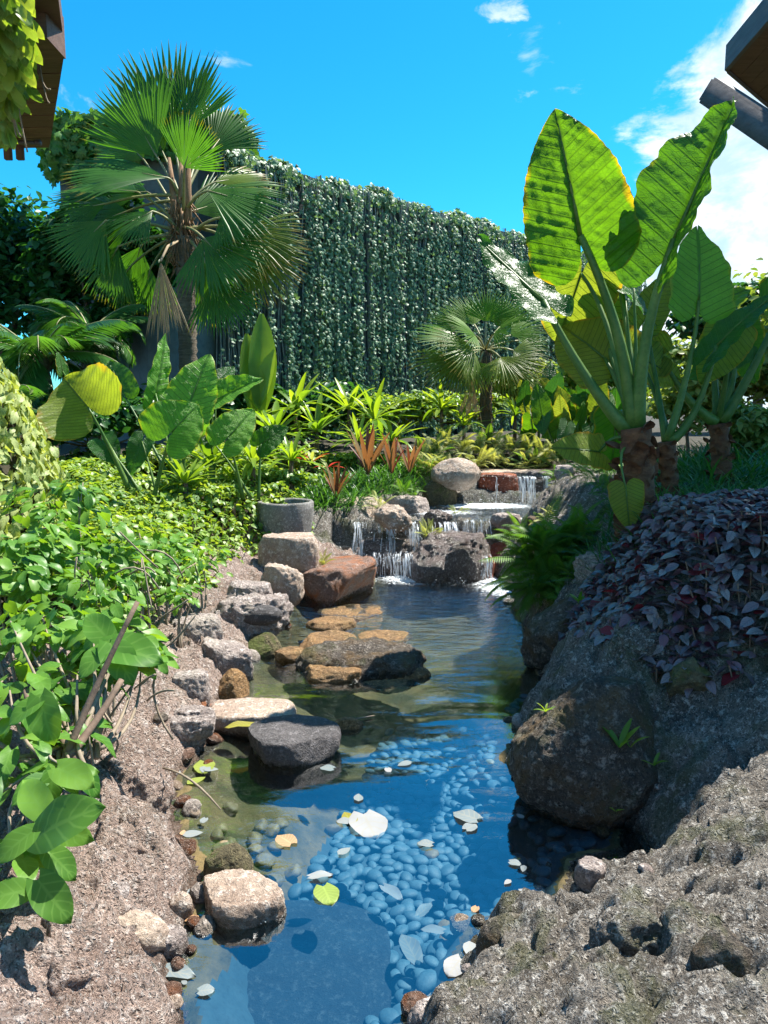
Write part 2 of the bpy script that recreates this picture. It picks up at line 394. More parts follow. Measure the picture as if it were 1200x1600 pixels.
M['wood2'] = plain('grey_timber', (0.075, 0.07, 0.07), (0.12, 0.115, 0.115), 4, 0.6, 0.003, (9, 1, 9))
M['metal'] = plain('dark_metal', (0.05, 0.05, 0.055), (0.07, 0.07, 0.075), 10, 0.45, 0.0005)
M['branch'] = plain('brown_branch', (0.12, 0.075, 0.05), (0.20, 0.14, 0.10), 12, 0.85, 0.004)
M['twig'] = plain('dry_twig', (0.22, 0.17, 0.12), (0.32, 0.26, 0.19), 14, 0.9, 0.002)
M['vinestem'] = plain('pale_vine_stem', (0.20, 0.22, 0.22), (0.34, 0.36, 0.35), 10, 0.8, 0.003)
M['palmtrunk'] = plain('palm_bark', (0.11, 0.085, 0.06), (0.20, 0.16, 0.12), 7, 0.95, 0.03, (1, 1, 5))
M['fibre'] = plain('palm_fibre', (0.16, 0.085, 0.04), (0.30, 0.19, 0.11), 16, 0.95, 0.01, (1, 1, 0.3))
M['taro_bark'] = plain('papery_bark', (0.11, 0.040, 0.018), (0.25, 0.11, 0.05), 16, 0.8, 0.02, (1, 1, 2.2))
M['petiole'] = plain('green_petiole', (0.04, 0.115, 0.018), (0.12, 0.19, 0.04), 7, 0.45, 0.002, spec=0.3)
M['petiole2'] = plain('palm_petiole', (0.16, 0.17, 0.06), (0.30, 0.27, 0.12), 8, 0.5, 0.002)
# foliage
M['taro'] = leafmat('taro_leaf', (0.035, 0.115, 0.010), (0.050, 0.15, 0.016), 0.52, (3.2, 2.35, 0.5), 0.38, 0.55, (0.02, 0.06, 0.01), 11, (0.23, 0.19, 0.015), 0.9, 0.006, big=True)
M['taro_y'] = leafmat('yellowing_taro_leaf', (0.12, 0.18, 0.022), (0.17, 0.21, 0.03), 0.5, (2.2, 2.1, 0.8), 0.42, 0.75, (0.05, 0.075, 0.01), 11, (0.28, 0.18, 0.02), 0.9, 0.005, big=True)
M['taro_g'] = leafmat('deep_green_taro_leaf', (0.03, 0.10, 0.012), (0.045, 0.13, 0.016), 0.34, (2.8, 2.6, 0.6), 0.36, 0.5, (0.016, 0.05, 0.01), 11, (0.12, 0.16, 0.02), 0.95, 0.008, big=True)
M['taro_l'] = leafmat('sunlit_taro_leaf', (0.09, 0.24, 0.025), (0.13, 0.29, 0.035), 0.4, (2.2, 2.0, 0.6), 0.42, 0.6, (0.035, 0.11, 0.015), 11, (0.25, 0.28, 0.03), 0.9, 0.006, big=True)  # lighter copy of the taro leaf, sunlight put into its green
M['taro_d'] = leafmat('dark_taro_leaf', (0.018, 0.075, 0.012), (0.03, 0.10, 0.02), 0.35, (2.6, 2.6, 0.8), 0.30, 0.4, (0.06, 0.14, 0.03), 11, (0.06, 0.13, 0.02), 0.95, 0.006, big=True)
M['fan'] = leafmat('fan_palm_leaf', (0.022, 0.085, 0.012), (0.05, 0.14, 0.020), 0.38, (2.8, 2.6, 0.55), 0.40, 0.0, edgecol=(0.24, 0.19, 0.03), edge0=0.86)
M['fan_y'] = leafmat('fan_palm_leaf_yellowing', (0.07, 0.13, 0.015), (0.12, 0.16, 0.02), 0.42, (2.6, 2.2, 0.5), 0.35, 0.0, edgecol=(0.34, 0.22, 0.05), edge0=0.72)
M['fan_b'] = leafmat('fan_palm_leaf_bluish', (0.045, 0.12, 0.015), (0.09, 0.17, 0.025), 0.45, (2.8, 2.5, 0.5), 0.5, 0.0, spec=0.12, edgecol=(0.2, 0.2, 0.05), edge0=0.9)
M['fan_dead'] = leafmat('dead_palm_leaf', (0.26, 0.19, 0.11), (0.36, 0.28, 0.18), 0.2, (1.5, 1.3, 0.9), 0.8, 0.0, mottle=0.1)
M['ivy'] = leafmat('ivy_leaf', (0.035, 0.095, 0.05), (0.14, 0.22, 0.135), 0.25, (2.4, 2.4, 0.8), 0.48, 0.3, vn=4, spec=0.35)
M['ivy_l'] = leafmat('ivy_cap_leaf', (0.035, 0.11, 0.022), (0.08, 0.17, 0.035), 0.32, (2.4, 2.2, 0.6), 0.34, 0.3, vn=4)
M['ivy_y'] = leafmat('sunlit_ivy_leaf', (0.13, 0.20, 0.05), (0.32, 0.36, 0.14), 0.3, (2.0, 1.9, 0.6), 0.5, 0.3, vn=4)  # yellow sunlight is painted into these leaf colours
M['shrub'] = leafmat('shrub_leaf', (0.04, 0.13, 0.022), (0.23, 0.32, 0.07), 0.35, (2.4, 2.1, 0.5), 0.42, 0.4, (0.19, 0.30, 0.08), 5, spec=0.35)
M['gloss'] = leafmat('glossy_leaf', (0.025, 0.11, 0.014), (0.13, 0.25, 0.035), 0.34, (2.6, 2.2, 0.5), 0.40, 0.5, (0.13, 0.26, 0.05), 5, spec=0.25)
M['purple'] = leafmat('purple_leaf', (0.085, 0.012, 0.03), (0.165, 0.165, 0.16), 0.14, (3.0, 0.5, 0.8), 0.33, 0.55, (0.02, 0.012, 0.018), 6, mottle=0.3, spec=0.85)  # grey second tone paints the silver sheen on the leaves
M['maroon'] = leafmat('maroon_leaf', (0.12, 0.012, 0.02), (0.20, 0.03, 0.035), 0.25, (3.0, 0.5, 0.5), 0.35, 0.4, (0.05, 0.008, 0.01), 6, mottle=0.1)
M['fern'] = leafmat('fern_leaf', (0.05, 0.14, 0.018), (0.11, 0.20, 0.03), 0.35, (2.4, 2.2, 0.5), 0.5)
M['fern_l'] = leafmat('pale_fern_leaf', (0.18, 0.23, 0.06), (0.34, 0.35, 0.12), 0.35, (1.8, 1.7, 0.7), 0.55)
M['strap'] = leafmat('strap_leaf', (0.06, 0.15, 0.018), (0.19, 0.27, 0.035), 0.40, (2.4, 2.2, 0.5), 0.32)
M['bronze'] = leafmat('bronze_leaf', (0.13, 0.03, 0.025), (0.20, 0.15, 0.06), 0.35, (1.7, 0.9, 0.6), 0.4, mottle=0.1)
M['red'] = leafmat('red_leaf', (0.42, 0.03, 0.02), (0.5, 0.05, 0.03), 0.3, (1.8, 0.6, 0.6), 0.4, mottle=0.0)
M['grass'] = leafmat('grass_blade', (0.02, 0.085, 0.016), (0.06, 0.15, 0.04), 0.35, (2.2, 2.1, 0.6), 0.35)
M['pinnate'] = leafmat('pinnate_palm_leaf', (0.02, 0.075, 0.02), (0.06, 0.15, 0.035), 0.35, (2.4, 2.3, 0.6), 0.3)
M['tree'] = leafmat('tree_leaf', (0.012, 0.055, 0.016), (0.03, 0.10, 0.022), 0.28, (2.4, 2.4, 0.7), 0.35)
M['bush'] = leafmat('mixed_bush_leaf', (0.07, 0.14, 0.03), (0.20, 0.25, 0.08), 0.35, (2.2, 2.0, 0.6), 0.35)
M['fallen'] = leafmat('fallen_leaf', (0.13, 0.17, 0.18), (0.26, 0.26, 0.26), 0.15, (1.2, 1.2, 1.0), 0.5, 0.4, (0.28, 0.26, 0.2), 5, mottle=0.2)
M['fallen_y'] = leafmat('yellow_fallen_leaf', (0.22, 0.18, 0.03), (0.18, 0.24, 0.05), 0.15, (1.2, 1.2, 1.0), 0.45, 0.3, mottle=0.1)
M['fallen_b'] = leafmat('brown_fallen_leaf', (0.24, 0.13, 0.06), (0.36, 0.24, 0.14), 0.1, (1.2, 1.2, 1.0), 0.6, 0.3, mottle=0.1)
# falling water
m, n, out = newmat('falling_water')
g = n.add('ShaderNodeBsdfPrincipled', {'Base Color': (0.85, 0.9, 0.95, 1), 'Roughness': 0.12, 'Specular IOR Level': 0.8})
t = n.add('ShaderNodeBsdfTransparent'); nz = n.noise(n.add('ShaderNodeMapping', {'Vector': n.add('ShaderNodeNewGeometry').outputs['Position'], 'Scale': (60, 10, 7)}).outputs[0], 1.0, 4, 0.6)
tl = n.add('ShaderNodeBsdfTranslucent', {0: (0.9, 0.95, 1, 1)}); g = n.add('ShaderNodeMixShader', {0: 0.5, 1: g.outputs[0], 2: tl.outputs[0]})
mx = n.add('ShaderNodeMixShader', {0: n.math('MULTIPLY', n.sstep(nz, 0.36, 0.66), 0.85), 1: t.outputs[0], 2: g.outputs[0]}); n.l.new(mx.outputs[0], out.inputs[0]); M['fall'] = m
M['foamdrop'] = plain('white_foam', (0.75, 0.8, 0.83), (0.85, 0.88, 0.9), 8, 0.4, 0.001)
# ------------------------------------------------------------------ terrain with a carved stream
def poly_px(pts, z): return np.array([[*atz(x, y, z)[:2]] for x, y in pts])
POOL = poly_px([(275, 1600), (262, 1530), (285, 1450), (300, 1370), (270, 1300), (262, 1215), (330, 1165), (335, 1105), (360, 1045), (415, 1000), (432, 960), (450, 935), (580, 905), (590, 892),
                (760, 892), (800, 915), (812, 955), (838, 1010), (850, 1060), (850, 1085), (812, 1130), (803, 1190), (850, 1235), (900, 1275), (985, 1290), (980, 1330), (905, 1350), (890, 1425), (760, 1442), (735, 1500), (715, 1560), (650, 1600)], 0.0)
POOL = np.vstack([POOL, [[0.05, 1.3], [0.0, 0.6], [-0.45, 0.6], [-0.5, 1.3]]])
MIDP = np.array([[-0.25, 7.08], [1.62, 7.08], [2.0, 8.40], [0.45, 8.40], [0.1, 7.7]]); ZM = 0.47
TOPP = np.array([[0.98, 8.52], [2.0, 8.50], [2.3, 9.5], [1.1, 9.6]]); ZT = 0.77
NOT = atz(945, 1330, 0.0)
def sdf(P, poly):
    x, y = P[:, 0], P[:, 1]; d = np.full(len(P), 1e9); ins = np.zeros(len(P), bool); n = len(poly)
    for i in range(n):
        ax, ay = poly[i]; bx, by = poly[(i+1) % n]; ex, ey = bx-ax, by-ay
        t = np.clip(((x-ax)*ex+(y-ay)*ey)/(ex*ex+ey*ey+1e-12), 0, 1)
        d = np.minimum(d, (x-ax-t*ex)**2+(y-ay-t*ey)**2)
        c = ((ay > y) != (by > y)); xi = ax+(y-ay)*(bx-ax)/((by-ay) if abs(by-ay) > 1e-12 else 1e-12)
        ins ^= c & (x < xi)
    d = np.sqrt(d); return np.where(ins, -d, d)
def sst(v, a, b):
    t = np.clip((v-a)/(b-a), 0, 1); return t*t*(3-2*t)
def terrain(P, rough=True):
    P = np.atleast_2d(np.asarray(P, float)); x, y = P[:, 0], P[:, 1]
    sd = sdf(P, POOL)
    P3 = np.c_[x, y, x*0]
    sdn = sd + 0.05*fbm(P3*5, 3, 3) + 0.02*fbm(P3*17, 2, 4)
    s = np.maximum(sdn, 0)
    hl = 0.02+0.17*(1-np.exp(-s/0.16))+0.13*np.minimum(s, 3)+0.05*np.clip(y-3.2, 0, 8)*sst(s, 0.1, 1)
    kr = np.interp(y, [1.2, 2.0, 3.2, 4.2], [0.42, 0.52, 0.95, 1.3])
    hr = 0.02+np.interp(y, [2.3, 2.9], [0.04, 0.13])*(1-np.exp(-s/0.08))+np.minimum(kr*s, 0.70+0.03*s)
    notch = 0.30*np.exp(-((x-NOT.x)**2+(y-NOT.y)**2)/0.17**2)
    hr = np.maximum(hr-notch, -.12)
    xc = np.interp(y, [1.0, 1.6, 3, 5, 6.7, 9], [-0.25, -0.15, 0.1, 0.2, 0.6, 1.4])
    wr = 1/(1+np.exp(-np.clip((x-xc)/0.12, -40, 40)))
    h = hl*(1-wr)+hr*wr
    hb = 0.50+0.13*np.clip(y-7, 0, 4)
    kb = sst(y, 6.72, 6.98); h = np.where(y > 6.5, h*(1-kb)+np.maximum(np.minimum(h, 1.1), hb)*kb, h)
    depth = -0.28*sst(-sdn, 0.02, 0.30)
    shallow = sst(-x, 0.15, 0.5)*sst(y, 1.2, 1.8)*0.15
    h = np.where(sdn < 0, np.minimum(depth+shallow*sst(-sdn, 0, .3), 0.0)*(1-kb)+h*kb, h)
    for poly, z, zr in ((MIDP, ZM, 0.12), (TOPP, ZT, 0.10)):
        d = sdf(P, poly)+0.03*fbm(P3*4, 2, 8)
        h = np.where(d < 0.25, np.minimum(h, z+0.10-0.22*sst(-d, -0.12, 0.12)), h)
    k = sst(y, 6.88, 7.08)*sst(x, -0.5, -0.3)*sst(-x, -1.75, -1.6)
    kk = (y > 6.7) & (y < 7.1) & (x > -0.5) & (x < 1.75)
    h = np.where(kk, np.minimum(h, -0.3+(0.42+0.3)*sst(y, 6.84, 7.02)), h)
    if rough:
        amp = sst(sdn, -0.02, 0.08)*(1-0.6*sst(y, 6, 9))
        far = sst(np.hypot(x, y), 16, 9)*amp
        wp = np.c_[x+0.06*fbm(P3*3, 2, 21), y+0.06*fbm(P3*3, 2, 22)]
        f1, f2 = worley(wp*np.array([[3.6, 4.4]]), 5); g1, g2 = worley(wp*11, 9)
        lump = (0.085*wr+0.085*(1-wr))*(0.5-f1**1.5)*sst(sdn, 0, .22)
        h = h + far*(lump+0.020*(0.5-g1) - 0.03*np.exp(-(f2-f1)*14)*wr + (0.046+.022*(1-wr))*fbm(P3*8, 4, 31, ridged=True)+0.034*fbm(P3*24, 4, 37, ridged=True))
        h = h + (1-amp)*0.01*fbm(P3*9, 2, 41)
    return h
def tz(x, y): return float(terrain([[x, y]], False)[0])

xs = np.concatenate([[-160, -90, -50, -30, -18, -12, -9, -7, -5.6, -4.6, -4.0], np.arange(-3.5, -1.9, 0.05), np.arange(-1.9, 2.0, 0.0135), np.arange(2.0, 3.6, 0.05), [4, 4.6, 5.6, 7, 9, 12, 18, 30, 50, 90, 160]])
yy = [0.7]
while yy[-1] < 9.6: yy.append(yy[-1]+max(0.009, 0.0042*yy[-1]))
ys = np.concatenate([[-40, -15, -6, -2, -0.5, 0.1, 0.4], yy, [10, 10.5, 11, 12, 13, 15, 18, 24, 34, 50, 90, 160, 300]])
GX, GY = np.meshgrid(xs, ys); P = np.c_[GX.ravel(), GY.ravel()]
H = terrain(P); nx, ny = len(xs), len(ys)
idx = np.arange(nx*ny).reshape(ny, nx)
F = np.stack([idx[:-1, :-1], idx[:-1, 1:], idx[1:, 1:], idx[1:, :-1]], -1).reshape(-1, 4)
me = mesh_np('ground', np.c_[P, H], F, [M['ground'], M['bank'], M['soil'], M['bed_clear'], M['bed_algae']])
cx, cy = P[F].mean(1).T
hc = sdf(np.c_[cx, cy], POOL); xcc = np.interp(cy, [1.0, 1.6, 3, 5, 6.7, 9], [-0.25, -0.15, 0.1, 0.2, 0.6, 1.4])
mi = np.where(cx > xcc, 1, 0); mi[(hc > 1.1) & (cy > 2.0)] = 2; mi[(cy > 8.8)] = 2; mi[(hc > 0.75) & (cy > 3.6) & (cx < 0)] = 2
mi[(cy > 6.6) & (cx > -1.0) & (cx < 2.4) & (cy < 8.8)] = 1
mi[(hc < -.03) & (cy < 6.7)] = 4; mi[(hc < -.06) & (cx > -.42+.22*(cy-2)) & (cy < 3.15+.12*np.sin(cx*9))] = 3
me.polygons.foreach_set('material_index', mi.astype(np.int32))
ground = bpy.data.objects.new('ground', me); COL.objects.link(ground); tag(ground, kind='structure')

# water sheets (lower pool, middle basin, top basin)
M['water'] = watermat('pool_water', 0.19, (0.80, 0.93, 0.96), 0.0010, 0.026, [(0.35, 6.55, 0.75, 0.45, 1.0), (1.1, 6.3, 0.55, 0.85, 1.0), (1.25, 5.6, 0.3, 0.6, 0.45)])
M['water2'] = watermat('basin_water', 0.12, (0.85, 0.92, 0.94), 0.03, 0.04, [(1.15, 8.15, 0.9, 0.5, 1.05), (0.6, 7.6, 0.8, 0.4, 0.8)], y0=1, y1=2)  # white spots paint the sky glare on the basins, besides splash foam
def sheet(name, V, m):
    o = bpy.data.objects.new(name, mesh_np(name, V, [tuple(range(len(V)))], [m])); COL.objects.link(o); tag(o, kind='structure'); return o
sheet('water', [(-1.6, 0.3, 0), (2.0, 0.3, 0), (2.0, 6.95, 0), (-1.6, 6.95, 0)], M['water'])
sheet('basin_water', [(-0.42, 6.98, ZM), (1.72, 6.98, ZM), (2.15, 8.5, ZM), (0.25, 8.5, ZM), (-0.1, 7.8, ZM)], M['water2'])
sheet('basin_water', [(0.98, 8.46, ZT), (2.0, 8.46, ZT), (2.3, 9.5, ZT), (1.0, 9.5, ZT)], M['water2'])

# ------------------------------------------------------------------ rocks
_ico = {}
def ico(sub):
    if sub not in _ico:
        bm = bmesh.new(); bmesh.ops.create_icosphere(bm, subdivisions=sub, radius=1); bm.verts.index_update()
        _ico[sub] = (np.array([v.co[:] for v in bm.verts]), np.array([[v.index for v in f.verts] for f in bm.faces])); bm.free()
    V, F = _ico[sub]; return V.copy(), F
def rock_mesh(name, dims, seed, m, sub=5, cuts=7, amp=0.10, fine=0.02, boxy=0.0, rot=None, loc=(0, 0, 0), top=None):
    V, F = ico(sub); r = np.random.default_rng(seed)
    if boxy:
        e = 1-0.65*boxy; V = np.sign(V)*np.abs(V)**e; 
        V /= (np.abs(V)**(2/e if e > .4 else 5)).sum(1, keepdims=True)**((e if e > .4 else .4)/2) if False else 1
        V /= np.abs(V).max()/1.0
    base = V.copy()
    V = V*(1+amp*fbm(base*1.3+seed*3.1, 3, seed))[:, None]
    for k in range(cuts):
        nn = r.normal(size=3); nn /= np.linalg.norm(nn); d0 = r.uniform(0.62, 0.88)
        d = V@nn-d0; V = V-np.where(d > 0, d*0.88, 0)[:, None]*nn
    if top is not None:
        d = V[:, 2]-top; V[:, 2] -= np.where(d > 0, d*0.93, 0)
    V = V*np.array(dims)
    sc_ = max(dims); nrm = base/np.linalg.norm(base, axis=1, keepdims=True)
    V = V+nrm*(sc_*fine*3.0*fbm(V/sc_*3.2+seed, 5, seed+5, 0.6, ridged=True)+sc_*fine*1.1*fbm(V/sc_*20+seed, 2, seed+9))[:, None]
    if rot is not None: V = V@np.array(rot.to_3x3()).T
    V = V+np.array(loc); return mesh_np(name, V, F, [m])
def euler(x, y, z): return (Matrix.Rotation(R(z), 4, 'Z')@Matrix.Rotation(R(y), 4, 'Y')@Matrix.Rotation(R(x), 4, 'X'))
def _dummy(): pass
def rock_px(box, zb, m, label, seed, name='boulder', dr=0.8, sub=5, rot=(0, 0, 0), group=None, sink=0.25, **kw):
    """a rock whose outline in the photograph is the box (x0,y0,x1,y1) and whose foot stands at level zb"""
    x0, y0, x1, y1 = box
    foot = atz((x0+x1)/2, y1, zb); D = foot.y
    W = (x1-x0)/FPX*D/2*1.0
    dy = W*dr; D2 = D+dy*0.8; W = (x1-x0)/FPX*D2/2
    topz = at((x0+x1)/2, y0, D+dy*1.0).z; Hh = max(0.03, (topz-zb))
    zc = zb+Hh*(1-sink)/2 - Hh*sink/2; hz = (topz-zb+Hh*sink*1.4)/2; zc = topz-hz
    c = Vector((at((x0+x1)/2, y0, D2).x, D2, zc))
    me = rock_mesh(name, (W*1.08, dy*1.08, hz*1.08), seed, m, sub=sub, rot=euler(*rot), **kw)
    return solo(name, me, label, 'rock', group, M=Matrix.Translation(c))

